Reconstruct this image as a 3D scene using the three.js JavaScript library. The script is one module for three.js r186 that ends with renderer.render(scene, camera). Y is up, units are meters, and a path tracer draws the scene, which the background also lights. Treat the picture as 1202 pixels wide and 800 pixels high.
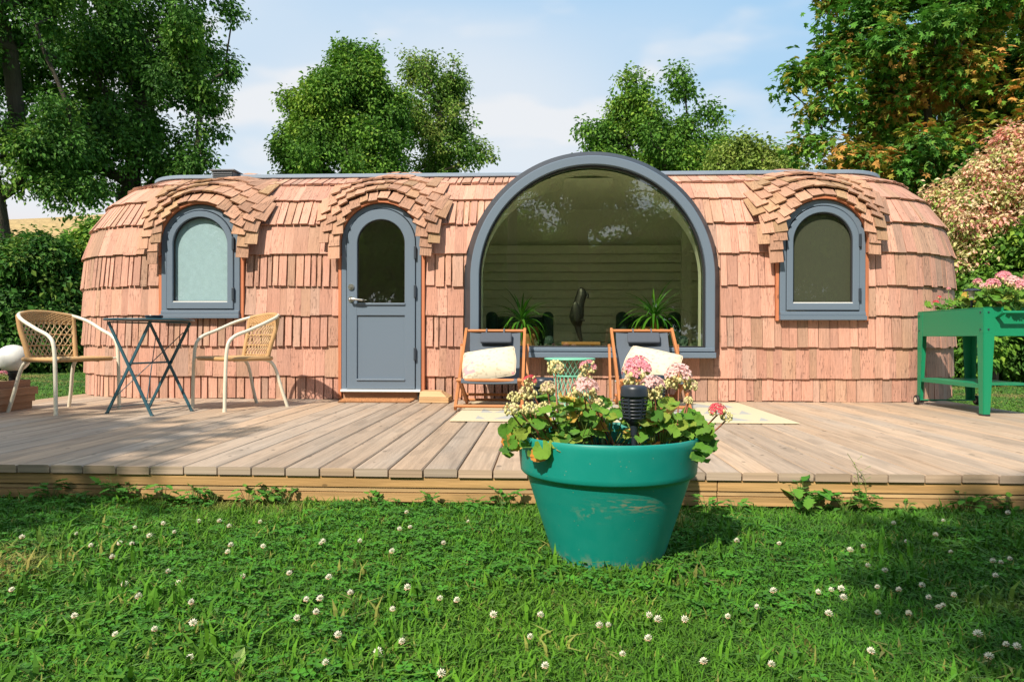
import * as THREE from 'three';
import { mergeGeometries } from 'three/addons/utils/BufferGeometryUtils.js';
import { RoundedBoxGeometry } from 'three/addons/geometries/RoundedBoxGeometry.js';

// ---------------------------------------------------------------- camera, sky, sun, exposure
const scene = new THREE.Scene();
const F = 830, CX = 601, CY = 400;                       // focal length and centre of the 1202 x 800 photograph
const camera = new THREE.PerspectiveCamera(2 * Math.atan(400 / F) * 180 / Math.PI, 1202 / 800, 0.05, 2000);
camera.rotation.order = 'YXZ';
camera.position.set(0, 0.56, 6.38);
camera.rotation.set(-0.0036, 0.0446, 0.0022);
camera.updateMatrixWorld(true);
const renderer = new THREE.WebGLRenderer({ antialias: true });
renderer.toneMapping = THREE.LinearToneMapping;
renderer.toneMappingExposure = 1.4;
renderer.shadowMap.enabled = true;
const SUN_EL = 45 * Math.PI / 180, SUN_AZ = 27 * Math.PI / 180;   // azimuth: to the left of straight behind the camera
const sunDir = new THREE.Vector3(-Math.sin(SUN_AZ) * Math.cos(SUN_EL), Math.sin(SUN_EL), Math.cos(SUN_AZ) * Math.cos(SUN_EL));
const sun = new THREE.DirectionalLight(new THREE.Color().setRGB(1, 0.91, 0.77), 5.0);
sun.position.copy(sunDir).multiplyScalar(60);
sun.castShadow = true; sun.shadow.mapSize.set(4096, 4096); sun.shadow.radius = 1.2;
Object.assign(sun.shadow.camera, { left: -14, right: 14, top: 14, bottom: -14, near: 1, far: 140 });
scene.add(sun);

// ---------------------------------------------------------------- random numbers and noise
function rng(seed) { let a = seed >>> 0; return () => { a = a + 0x6D2B79F5 | 0; let t = Math.imul(a ^ a >>> 15, 1 | a); t = t + Math.imul(t ^ t >>> 7, 61 | t) ^ t; return ((t ^ t >>> 14) >>> 0) / 4294967296; }; }
function hash3(x, y, z) { let h = Math.imul(x, 374761393) ^ Math.imul(y, 668265263) ^ Math.imul(z, 2147483647 - 1274126177); h = Math.imul(h ^ h >>> 13, 1274126177); return ((h ^ h >>> 16) >>> 0) / 4294967296; }
const fade = t => t * t * (3 - 2 * t), lerp = (a, b, t) => a + (b - a) * t, clamp = (x, a = 0, b = 1) => Math.min(b, Math.max(a, x));
const smooth = (a, b, x) => fade(clamp((x - a) / (b - a)));
function noise3(x, y, z) {
  const i = Math.floor(x), j = Math.floor(y), k = Math.floor(z), u = fade(x - i), v = fade(y - j), w = fade(z - k);
  const c = (a, b, d) => hash3(i + a, j + b, k + d);
  return lerp(lerp(lerp(c(0, 0, 0), c(1, 0, 0), u), lerp(c(0, 1, 0), c(1, 1, 0), u), v), lerp(lerp(c(0, 0, 1), c(1, 0, 1), u), lerp(c(0, 1, 1), c(1, 1, 1), u), v), w);
}
function fbm(x, y, z, n = 4) { let s = 0, a = 0.5, t = 0; for (let i = 0; i < n; i++) { s += a * noise3(x, y, z); t += a; x = x * 2.03 + 17.1; y = y * 2.03 + 5.3; z = z * 2.03 + 9.7; a *= 0.5; } return s / t; }
function tileNoise(x, y, px, py, seed) {                  // value noise that repeats after px, py cells
  const i = Math.floor(x), j = Math.floor(y), u = fade(x - i), v = fade(y - j), m = (a, n) => ((a % n) + n) % n;
  const c = (a, b) => hash3(m(i + a, px), m(j + b, py), seed);
  return lerp(lerp(c(0, 0), c(1, 0), u), lerp(c(0, 1), c(1, 1), u), v);
}

// ---------------------------------------------------------------- sky: thin broken cloud over pale blue
{
  const W = 2048, H = 1024, d = new Float32Array(W * H * 4), E = 1 / 1.4;
  for (let j = 0; j < H; j++) for (let i = 0; i < W; i++) {
    const az = (i + 0.5) / W * 2 * Math.PI - Math.PI, el = ((j + 0.5) / H - 0.5) * Math.PI, o = (j * W + i) * 4;
    const x = Math.cos(az) * Math.cos(el), z = Math.sin(az) * Math.cos(el), y = Math.max(0, Math.sin(el));
    const up = smooth(0.0, 0.55, y);
    let c = [lerp(0.76, 0.20, up), lerp(0.86, 0.54, up), lerp(0.92, 0.90, up)];
    const q = 1 / (y + 0.22), cx = x * q * 1.6, cz = z * q * 1.6;
    const veil = smooth(0.30, 0.72, fbm(cx * 0.55 + 3.1, 2.2, cz * 0.55 - 1.2, 3) + 0.42 * -x + 0.10 * (1 - up));
    const puff = smooth(0.44, 0.64, fbm(cx * 1.5 + 0.7 * fbm(cx * 2, 4, cz * 2, 3), 7.7, cz * 2.6, 5));
    const k = clamp(0.04 + veil * 0.72 + puff * 0.72 * (0.35 + 0.65 * up));
    const warm = smooth(0.32, 0.05, y) * smooth(0.3, 0.7, fbm(cx * 0.9, 1, cz * 0.9, 3));
    const w = [lerp(0.84, 0.90, warm), lerp(0.87, 0.80, warm), lerp(0.91, 0.78, warm)];
    for (let n = 0; n < 3; n++) d[o + n] = (lerp(c[n], w[n], k)) * E;
    if (el < 0) { d[o] = 0.10; d[o + 1] = 0.12; d[o + 2] = 0.07; }
    d[o + 3] = 1;
  }
  const t = new THREE.DataTexture(d, W, H, THREE.RGBAFormat, THREE.FloatType);
  t.mapping = THREE.EquirectangularReflectionMapping; t.magFilter = t.minFilter = THREE.LinearFilter; t.needsUpdate = true;
  scene.background = t; scene.environment = t;
}

// ---------------------------------------------------------------- photograph pixel -> point in the place
function rayDir(px, py) { return new THREE.Vector3(px - CX, CY - py, -F).applyQuaternion(camera.quaternion); }
function along(px, py, k) { return rayDir(px, py).multiplyScalar(k).add(camera.position); }
function onY(px, py, y) { const r = rayDir(px, py); return along(px, py, (y - camera.position.y) / r.y); }
function onZ(px, py, z) { const r = rayDir(px, py); return along(px, py, (z - camera.position.z) / r.z); }
function atDepth(px, py, dep) { return along(px, py, dep / F); }
function toPixel(p) { const q = p.clone().applyMatrix4(camera.matrixWorldInverse); return [CX - F * q.x / q.z, CY + F * q.y / q.z, -q.z]; }
camera.matrixWorldInverse.copy(camera.matrixWorld).invert();

// ---------------------------------------------------------------- geometry helpers
const V = (x, y, z) => new THREE.Vector3(x, y, z);
function prep(g) { let q = g.index ? g.toNonIndexed() : g; for (const k of Object.keys(q.attributes)) if (!['position', 'normal', 'uv', 'color'].includes(k)) q.deleteAttribute(k); if (!q.attributes.normal) q.computeVertexNormals(); if (!q.attributes.uv) q.setAttribute('uv', new THREE.BufferAttribute(new Float32Array(q.attributes.position.count * 2), 2)); return q; }
function merge(list) {
  list = list.map(prep); const anyC = list.some(g => g.attributes.color);
  if (anyC) for (const g of list) if (!g.attributes.color) paint(g, [1, 1, 1]);
  return list.length === 1 ? list[0] : mergeGeometries(list, false);
}
function paint(g, c) { const n = g.attributes.position.count, a = new Float32Array(n * 3); for (let i = 0; i < n; i++) { a[i * 3] = c[0]; a[i * 3 + 1] = c[1]; a[i * 3 + 2] = c[2]; } g.setAttribute('color', new THREE.BufferAttribute(a, 3)); return g; }
const move = (g, x, y, z) => g.translate(x, y, z);
function orient(g, a, b) {                                 // a geometry built along +y from 0 to 1 length is laid from a to b
  const d = V(0, 0, 0).subVectors(b, a), q = new THREE.Quaternion().setFromUnitVectors(V(0, 1, 0), d.clone().normalize());
  return g.applyMatrix4(new THREE.Matrix4().compose(a, q, V(1, 1, 1)));
}
function rod(a, b, r0, r1 = r0, n = 8) { const l = a.distanceTo(b); return orient(new THREE.CylinderGeometry(r1, r0, l, n, 1).translate(0, l / 2, 0), a, b); }
function tube(pts, r, seg = 32, n = 8, closed = false, tension = 0.5) { return new THREE.TubeGeometry(new THREE.CatmullRomCurve3(pts, closed, 'catmullrom', tension), seg, r, n, closed); }
function quadFaces(c, faces) {                             // corner list and quads -> flat shaded triangles
  const p = [];
  for (const f of faces) { const [a, b, d, e] = f.map(i => c[i]); p.push(a, b, d); if (e) p.push(a, d, e); }
  const g = new THREE.BufferGeometry(); g.setAttribute('position', new THREE.BufferAttribute(new Float32Array(p.flatMap(v => [v.x, v.y, v.z])), 3)); g.computeVertexNormals(); return g;
}
const HEX = [[3, 2, 1, 0], [4, 5, 6, 7], [0, 1, 5, 4], [1, 2, 6, 5], [2, 3, 7, 6], [3, 0, 4, 7]];
function hex(c) { return quadFaces(c, HEX); }              // 0..3 bottom ring counter-clockwise seen from above, 4..7 top ring
function grain(g, dir, off = [0, 0]) {                     // uv in metres, v along the grain
  g = prep(g); const P = g.attributes.position, N = g.attributes.normal, uv = new Float32Array(P.count * 2), d = dir.clone().normalize(), n = V(0, 0, 0), a = V(0, 0, 0), b = V(0, 0, 0), p = V(0, 0, 0);
  for (let i = 0; i < P.count; i++) {
    n.fromBufferAttribute(N, i); p.fromBufferAttribute(P, i);
    if (Math.abs(n.dot(d)) > 0.8) { a.set(d.y, d.z, d.x); a.addScaledVector(d, -a.dot(d)).normalize(); b.crossVectors(d, a); uv[i * 2] = p.dot(a) + off[0]; uv[i * 2 + 1] = p.dot(b) * 0.25 + off[1]; }
    else { a.crossVectors(n, d).normalize(); uv[i * 2] = p.dot(a) + off[0]; uv[i * 2 + 1] = p.dot(d) + off[1]; }
  }
  g.setAttribute('uv', new THREE.BufferAttribute(uv, 2)); return g;
}
function beam(a, b, w, d, side = V(1, 0, 0), off = [0, 0]) { // a rectangular bar from a to b, w across `side`
  const t = V(0, 0, 0).subVectors(b, a).normalize(), s = side.clone().addScaledVector(t, -side.dot(t)).normalize(), u = V(0, 0, 0).crossVectors(t, s), c = [];
  for (const e of [a, b]) for (const [i, j] of [[-1, -1], [1, -1], [1, 1], [-1, 1]]) c.push(e.clone().addScaledVector(s, i * w / 2).addScaledVector(u, j * d / 2));
  return grain(hex(c), t, off);
}
function cbox(x0, x1, y0, y1, z0, z1, bev = 0.004, g = V(1, 0, 0), off = [0, 0]) {  // a box with rounded edges
  const b = Math.min(bev, (x1 - x0) / 2.1, (y1 - y0) / 2.1, (z1 - z0) / 2.1);
  const q = new RoundedBoxGeometry(x1 - x0, y1 - y0, z1 - z0, 1, b).translate((x0 + x1) / 2, (y0 + y1) / 2, (z0 + z1) / 2); return grain(q, g, off);
}
function extr(shape, depth, bevel = 0, curve = 24) { return new THREE.ExtrudeGeometry(shape, { depth, curveSegments: curve, bevelEnabled: bevel > 0, bevelThickness: bevel, bevelSize: bevel, bevelOffset: -bevel, bevelSegments: 1 }); }
function lathe(pts, n = 24) { return new THREE.LatheGeometry(pts.map(([r, y]) => new THREE.Vector2(r, y)), n); }

// ---------------------------------------------------------------- naming
const taken = new Map();
function numbered(name) { const n = taken.get(name) || 0; taken.set(name, n + 1); return n ? `${name}_${String(n).padStart(3, '0')}` : name; }
function shadows(o) { o.castShadow = o.receiveShadow = true; return o; }
function thing(name, label, category, pos = [0, 0, 0], turn = 0, group) { const o = new THREE.Group(); o.name = numbered(name); o.position.set(...pos); o.rotation.y = turn; o.userData = { label, category }; if (group) o.userData.group = group; scene.add(o); return o; }
function part(name, geos, m, parent, label) { const o = shadows(new THREE.Mesh(Array.isArray(geos) ? merge(geos) : geos, m)); o.name = name; if (label) o.userData.label = label; parent.add(o); return o; }
function single(name, geos, m, label, category, group) { const o = shadows(new THREE.Mesh(Array.isArray(geos) ? merge(geos) : geos, m)); o.name = numbered(name); o.userData = { label, category }; if (group) o.userData.group = group; scene.add(o); return o; }
function struct(name, geos, m) { const o = shadows(new THREE.Mesh(Array.isArray(geos) ? merge(geos) : geos, m)); o.name = numbered(name); o.userData.kind = 'structure'; scene.add(o); return o; }

// ---------------------------------------------------------------- materials
const lin = c => new THREE.Color().setRGB(...c);
function mat(c, rough = 0.7, o = {}) { return new THREE.MeshPhysicalMaterial({ color: lin(c), roughness: rough, metalness: 0, side: THREE.DoubleSide, ...o }); }
function texture(w, h, fn, sx = 1, sy = 1) {               // fn(u, v) -> [r, g, b] or a number, linear
  const d = new Uint8Array(w * h * 4);
  for (let j = 0; j < h; j++) for (let i = 0; i < w; i++) { let c = fn(i / w, j / h); if (typeof c === 'number') c = [c, c, c]; const o = (j * w + i) * 4; for (let k = 0; k < 3; k++) d[o + k] = clamp(c[k]) * 255; d[o + 3] = 255; }
  const t = new THREE.DataTexture(d, w, h); t.wrapS = t.wrapT = THREE.RepeatWrapping; t.magFilter = t.minFilter = THREE.LinearFilter; t.repeat.set(1 / sx, 1 / sy); t.needsUpdate = true; return t;
}
// rough sawn shingle wood: fibres along v, dark flecks and torn grain; covers 0.8 m x 0.8 m
const fibre = (u, v, s) => 0.5 * tileNoise(u * 160, v * 9, 160, 9, s) + 0.3 * tileNoise(u * 60, v * 4, 60, 4, s + 1) + 0.2 * tileNoise(u * 300, v * 40, 300, 40, s + 2);
const shinH = (u, v) => { const f = fibre(u, v, 11), patch = smooth(0.45, 0.7, tileNoise(u * 9, v * 6, 9, 6, 5)), fl = smooth(0.70, 0.80, tileNoise(u * 120, v * 26, 120, 26, 8)) * (0.25 + 0.75 * patch); return clamp(0.25 + 0.7 * f - 0.42 * fl); };
const shinMap = texture(1024, 1024, (u, v) => { const h = shinH(u, v), w = tileNoise(u * 7, v * 3, 7, 3, 31), k = 0.52 + 0.52 * h; return [k, k * (0.95 + 0.07 * w), k * (0.92 + 0.12 * w)]; }, 0.8, 0.8);
const shinBump = texture(1024, 1024, shinH, 0.8, 0.8);
// weathered softwood board: long grain, bands, knots; covers 1 m x 3 m
const knots = []; { const r = rng(77); for (let i = 0; i < 26; i++) knots.push([r(), r(), 0.005 + r() * 0.007]); }
const plankH = (u, v) => {
  let bend = 0, kn = 0;
  for (const [a, b, s] of knots) { let du = u - a, dv = (v - b) * 3; du -= Math.round(du); dv -= Math.round(dv / 3) * 3; const r = Math.hypot(du, dv * 0.55) / s; if (r < 6) { bend += Math.sign(du) * 0.006 * Math.exp(-r * 0.7); kn = Math.max(kn, smooth(1.2, 0.7, r)); } }
  const x = u + bend + 0.006 * tileNoise(u * 6, v * 5, 6, 5, 3);
  return [0.45 * tileNoise(x * 110, v * 7, 110, 7, 21) + 0.3 * tileNoise(x * 36, v * 4, 36, 4, 22) + 0.25 * tileNoise(x * 260, v * 60, 260, 60, 23), kn];
};
const plankMap = texture(1024, 1536, (u, v) => { const [h, k] = plankH(u, v), p = tileNoise(u * 9, v * 8, 9, 8, 41), st = smooth(0.62, 0.8, tileNoise(u * 24, v * 14, 24, 14, 44)); const g = (0.58 + 0.46 * h) * (1 - 0.5 * k) * (1 - 0.16 * st); return [g, g * (0.93 + 0.07 * p), g * (0.86 + 0.14 * p)]; }, 1, 3);
const plankBump = texture(1024, 1536, (u, v) => { const [h, k] = plankH(u, v); return 0.2 + 0.7 * h - 0.2 * k; }, 1, 3);
const grit = (w, s, lo, hi, f1 = 90, f2 = 14) => texture(w, w, (u, v) => lo + (hi - lo) * (0.55 * tileNoise(u * f1, v * f1, f1, f1, s) + 0.45 * tileNoise(u * f2, v * f2, f2, f2, s + 1)), 0.5, 0.5);
const fineGrit = grit(512, 61, 0.8, 1.0), roughGrit = grit(512, 64, 0.4, 1.0, 60, 8);
const weave = texture(256, 256, (u, v) => { const a = Math.sin(u * Math.PI * 2 * 32), b = Math.sin(v * Math.PI * 2 * 32); return 0.72 + 0.2 * Math.max(a * (Math.sin(v * Math.PI * 64) > 0 ? 1 : 0.4), b * (Math.sin(u * Math.PI * 64) > 0 ? 1 : 0.4)) + 0.08 * tileNoise(u * 64, v * 64, 64, 64, 3); }, 0.06, 0.06);

const M = {
  shingle: mat([1, 1, 1], 0.85, { vertexColors: true, map: shinMap, bumpMap: shinBump, bumpScale: 0.006 }),
  sheath: mat([0.44, 0.25, 0.155], 0.9, { map: shinMap }),
  orange: mat([0.58, 0.20, 0.09], 0.7, { map: plankMap }),
  plank: mat([1, 1, 1], 0.72, { vertexColors: true, map: plankMap, bumpMap: plankBump, bumpScale: 0.0025 }),
  frame: mat([0.125, 0.165, 0.215], 0.38, { bumpMap: fineGrit, bumpScale: 0.0004 }),
  casing: mat([0.04, 0.044, 0.052], 0.5, { map: fineGrit }),
  rubber: mat([0.015, 0.015, 0.017], 0.6),
  zinc: mat([0.22, 0.28, 0.36], 0.5, { metalness: 0.2 }),
  vent: mat([0.13, 0.14, 0.16], 0.55),
  hinge: mat([0.03, 0.04, 0.055], 0.4),
  steel: mat([0.62, 0.61, 0.58], 0.25, { metalness: 0.9 }),
  white: mat([0.74, 0.74, 0.70], 0.6),
  lining: mat([0.84, 0.84, 0.80], 0.7),
  glass: mat([0.92, 0.99, 0.78], 0.0, { transmission: 1, thickness: 0, ior: 2.4 }),
  paneGlass: mat([0.93, 0.96, 0.95], 0.0, { transmission: 1, thickness: 0, ior: 1.7 }),
  paleBlind: mat([0.36, 0.49, 0.53], 0.85, { map: fineGrit }),
  darkBlind: mat([0.062, 0.066, 0.036], 0.85, { map: weave }),
};
// ---------------------------------------------------------------- lawn, hill
const GY = -0.165;
const lawnTex = texture(1024, 1024, (u, v) => { const a = tileNoise(u * 14, v * 14, 14, 14, 91), b = tileNoise(u * 120, v * 120, 120, 120, 92), c = tileNoise(u * 300, v * 300, 300, 300, 93), k = 0.35 + 0.4 * b + 0.25 * c; return [k * lerp(0.35, 0.8, a * b), k * 0.9, k * 0.22]; }, 3, 3);
M.lawn = mat([0.17, 0.24, 0.09], 1, { map: lawnTex, bumpMap: lawnTex, bumpScale: 0.02 });
{
  const g = new THREE.PlaneGeometry(1600, 1600, 1, 1).rotateX(-Math.PI / 2).translate(0, GY, 0), uv = g.attributes.uv;
  for (let i = 0; i < uv.count; i++) uv.setXY(i, uv.getX(i) * 1600, uv.getY(i) * 1600);
  struct('lawn', g, M.lawn);
  const hg = new THREE.PlaneGeometry(420, 160, 60, 30).rotateX(-Math.PI / 2), P = hg.attributes.position;
  for (let i = 0; i < P.count; i++) { const x = P.getX(i), z = P.getZ(i), e = smooth(80, 20, Math.abs(z)) * smooth(210, 90, Math.abs(x)); P.setY(i, -0.6 + 29 * e * (0.8 + 0.3 * noise3(x * 0.02 + 5, 1, z * 0.02))); }
  hg.computeVertexNormals();
  const uh = hg.attributes.uv; for (let i = 0; i < uh.count; i++) uh.setXY(i, uh.getX(i) * 60, uh.getY(i) * 24);
  const hill = struct('hill', hg, mat([0.46, 0.33, 0.15], 1, { map: roughGrit })); hill.position.set(-120, 0, -170);
}
// grass, as tufts of blades
function bladeTuft(seed, n, h, spread, lean) {
  const r = rng(seed), L = [];
  for (let i = 0; i < n; i++) {
    const a = r() * 6.283, d = spread * Math.sqrt(r()), x = Math.cos(a) * d, z = Math.sin(a) * d, b = r() * 6.283, l = h * (0.55 + 0.6 * r()), w = 0.0016 + 0.0016 * r(), k = lean * (0.3 + r());
    const s = V(Math.cos(b + 1.57) * w, 0, Math.sin(b + 1.57) * w), f = V(Math.cos(b), 0, Math.sin(b)), p0 = V(x, 0, z), p1 = p0.clone().addScaledVector(f, l * k * 0.3).add(V(0, l * 0.6, 0)), p2 = p0.clone().addScaledVector(f, l * k).add(V(0, l * (1 - 0.3 * k), 0));
    L.push(quadFaces([p0.clone().sub(s), p0.clone().add(s), p1.clone().addScaledVector(s, 0.85), p1.clone().addScaledVector(s, -0.85), p2], [[0, 1, 2, 3], [3, 2, 4]]));
  }
  return merge(L);
}
function cloverSprig(seed, n) {                            // trefoil leaves on thin stalks
  const r = rng(seed), L = [];
  for (let i = 0; i < n; i++) {
    const x = (r() - 0.5) * 0.07, z = (r() - 0.5) * 0.07, h = 0.022 + 0.03 * r(), s = 0.0075 + 0.0055 * r(), t = r() * 6.28, tilt = V((r() - 0.5) * 0.9, 1, (r() - 0.5) * 0.9).normalize();
    const q = new THREE.Quaternion().setFromUnitVectors(V(0, 1, 0), tilt), at = (u, v, w) => V(u, v, w).applyQuaternion(q).add(V(x, h, z));
    for (let k = 0; k < 3; k++) {
      const c = Math.cos(t + k * 2.094), d = Math.sin(t + k * 2.094), P = (a, b, e) => at(c * a - d * b, e, d * a + c * b);
      L.push(quadFaces([P(0, 0, 0), P(s * 0.8, -s * 0.62, s * 0.25), P(s * 1.5, -s * 0.5, s * 0.1), P(s * 1.4, 0, 0), P(s * 1.5, s * 0.5, s * 0.1), P(s * 0.8, s * 0.62, s * 0.25)], [[0, 3, 2, 1], [0, 5, 4, 3]]));
    }
    L.push(rod(V(x * 0.8, 0, z * 0.8), V(x, h, z), 0.0006, 0.0006, 3));
  }
  return merge(L);
}
const leafMat = (o = {}) => mat([1, 1, 1], 0.9, { transmission: 0.35, thickness: 0, specularIntensity: 0.35, ...o });
M.blade = leafMat({ transmission: 0.32 });
function scatter(name, geo, m, list, label, category) {    // list of [x, y, z, scale, turn, colour]
  const o = new THREE.InstancedMesh(geo, m, list.length), q = new THREE.Quaternion(), e = new THREE.Euler(), mt = new THREE.Matrix4(), c = new THREE.Color();
  list.forEach(([x, y, z, s, t, col, tx = 0, tz = 0], i) => { q.setFromEuler(e.set(tx, t, tz, 'YXZ')); o.setMatrixAt(i, mt.compose(V(x, y, z), q, Array.isArray(s) ? V(...s) : V(s, s, s))); o.setColorAt(i, c.setRGB(...col)); });
  shadows(o); o.name = numbered(name); o.userData = { kind: 'stuff' }; if (label) Object.assign(o.userData, { label, category }); return o;
}
{
  const r = rng(5);
  const dry = (x, z) => smooth(0.56, 0.72, fbm(x * 1.1 + 7, 3, z * 1.6, 3)), deckFront = 3.36, hueAt = (x, z) => fbm(x * 0.9 + 30, 1, z * 0.9, 3);
  const tone = (x, z, k = 1) => { const d = dry(x, z) * 0.75 + (r() < 0.05 ? 0.7 : 0), y = clamp(0.25 + 0.9 * (hueAt(x, z) - 0.4) + 0.25 * (r() - 0.5)), b = 0.58 + 0.62 * r(); return [lerp(lerp(0.045, 0.145, y), 0.33, clamp(d)) * b * k, lerp(lerp(0.185, 0.31, y), 0.29, clamp(d)) * b * k, lerp(0.014, 0.08, clamp(d)) * b * k]; };
  const near = [[], [], [], []], clover = [[], []], far = [];
  for (let i = 0; i < 125000; i++) {                        // the lawn before the deck
    const z = deckFront + Math.pow(r(), 1.0) * 3.2, x = (r() - 0.5) * (5.0 + (6.6 - z) * 1.3) + 0.1;
    if (Math.hypot(x - 0.21, z - 4.06) < 0.18 || (z > 6.0 && Math.abs(x) < 0.5)) continue;
    const edge = smooth(0.2, 0.0, z - deckFront) * smooth(0.55, 0.8, noise3(x * 2.2, 3, 1)), s = (0.55 + 0.6 * r()) * (0.7 + 0.7 * fbm(x * 2, 9, z * 2, 2)) * (1 + 0.5 * edge) * (r() < 0.05 ? 1.3 + 0.6 * r() : 1) * lerp(0.62, 1, smooth(0.05, 0.35, z - deckFront));
    near[(r() * 4) | 0].push([x, GY, z, s, r() * 6.28, tone(x, z)]);
  }
  for (let i = 0; i < 17000; i++) {
    const z = deckFront + 0.05 + r() * 3.1, x = (r() - 0.5) * (5.0 + (6.6 - z) * 1.3) + 0.1;
    if (Math.hypot(x - 0.21, z - 4.06) < 0.19 || fbm(x * 1.7, 2, z * 1.7, 3) < 0.40) continue;
    const b = 0.55 + 0.6 * r(); clover[(r() * 2) | 0].push([x, GY, z, 0.62 + 0.42 * r(), r() * 6.28, [0.065 * b, 0.24 * b, 0.018 * b]]);
  }
  for (let i = 0; i < 120000; i++) {                        // both sides of the cabin, and behind it
    const left = r() < 0.5, x = left ? -4.7 - Math.pow(r(), 1.2) * 11 : 3.75 + Math.pow(r(), 1.2) * 9, z = left ? -17 + r() * 20 : -10 + r() * 13;
    const s = 1.0 + 0.8 * r(); far.push([x, GY, z, [s * 1.6, s, s * 1.6], r() * 6.28, tone(x, z, 0.95)]);
  }
  const T = [bladeTuft(1, 13, 0.036, 0.03, 0.85), bladeTuft(2, 13, 0.042, 0.03, 1.1), bladeTuft(3, 12, 0.032, 0.028, 1.2), bladeTuft(4, 13, 0.05, 0.03, 0.8)];
  const label = 'short mown lawn grass with dry yellow patches in front of the deck';
  T.forEach((g, i) => scene.add(scatter('grass', g, M.blade, near[i], label, 'grass')));
  scene.add(scatter('clover_leaves', cloverSprig(7, 6), M.blade, clover[0], 'low green clover leaves growing among the lawn grass', 'clover'));
  scene.add(scatter('clover_leaves', cloverSprig(8, 5), M.blade, clover[1], 'low green clover leaves growing among the lawn grass', 'clover'));
  scene.add(scatter('grass', T[1], M.blade, far, 'mown lawn grass beside and behind the shingled cabin', 'grass'));
}
// ---------------------------------------------------------------- the shingled cabin
const RC = 1.15, XL = -4.79, XR = 4.07, ZB = -2.5, AR = 0.95, H0 = 1.25;
const FLAT = XR - XL - 2 * RC, ARC = RC * Math.PI / 2, SIDE = -ZB - 2 * RC, PER = 2 * FLAT + 2 * SIDE + 4 * ARC;
function plan(s, inset) {                                  // s runs from the left end of the flat front, to the right and round
  s = ((s % PER) + PER) % PER; const r = RC - inset;
  const corner = (cx, cz, a) => [cx + r * Math.cos(a), cz + r * Math.sin(a), Math.cos(a), Math.sin(a)];
  if (s < FLAT) return [XL + RC + s, -inset, 0, 1]; s -= FLAT;
  if (s < ARC) return corner(XR - RC, -RC, Math.PI / 2 - s / RC); s -= ARC;
  if (s < SIDE) return [XR - inset, -RC - s, 1, 0]; s -= SIDE;
  if (s < ARC) return corner(XR - RC, ZB + RC, -s / RC); s -= ARC;
  if (s < FLAT) return [XR - RC - s, ZB + inset, 0, -1]; s -= FLAT;
  if (s < ARC) return corner(XL + RC, ZB + RC, -Math.PI / 2 - s / RC); s -= ARC;
  if (s < SIDE) return [XL + inset, ZB + RC + s, -1, 0]; s -= SIDE;
  return corner(XL + RC, -RC, Math.PI - s / RC);
}
function profile(t) {                                      // t along the wall and up the roof curve -> height, inset, outward and upward normal
  if (t < 0.75) { const k = (0.75 - t) / 0.75; return [t, 0.04 * k * k, 1, -0.05 * k]; }
  if (t < H0) return [t, 0, 1, 0];
  const a = (t - H0) / AR; return [H0 + AR * Math.sin(a), AR * (1 - Math.cos(a)), Math.cos(a), Math.sin(a)];
}
const tOfH = h => h < H0 ? h : H0 + AR * Math.asin(clamp((h - H0) / AR, 0, 1)), insetOfH = h => profile(tOfH(h))[1];
function skin(s, t, off) { const [h, i, no, nu] = profile(t), [x, z, nx, nz] = plan(s, i), l = Math.hypot(no, nu); return V(x + nx * off * no / l, h + off * nu / l, z + nz * off * no / l); }
const sOfX = x => x - XL - RC;

// openings, read off the photograph
const W1 = { x0: onZ(189, 330, 0.06).x, x1: onZ(281, 330, 0.06).x }, DR = { x0: onZ(400.5, 350, 0.06).x, x1: onZ(494, 350, 0.06).x }, W2 = { x0: onZ(916, 320, 0.06).x, x1: onZ(1016.5, 320, 0.06).x }, BW = { x0: onZ(545, 330, 0.02).x, x1: onZ(845, 330, 0.02).x };
for (const [o, top, bot] of [[W1, onZ(235, 240, 0.06).y, onZ(235, 373, 0.06).y], [DR, onZ(447, 238.5, 0.06).y, 0], [W2, onZ(966, 234, 0.06).y, onZ(966, 375, 0.06).y], [BW, onZ(695, 177.5, 0.02).y, onZ(695, 418.5, 0.02).y]]) { o.xc = (o.x0 + o.x1) / 2; o.r = (o.x1 - o.x0) / 2; o.yb = bot; o.ys = top - o.r; }
const OPEN = [{ ...W1, half: W1.r + 0.035 }, { ...DR, half: DR.r + 0.035, yb: -1 }, { ...W2, half: W2.r + 0.035 }, { ...BW, half: BW.r + 0.006 }];

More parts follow.
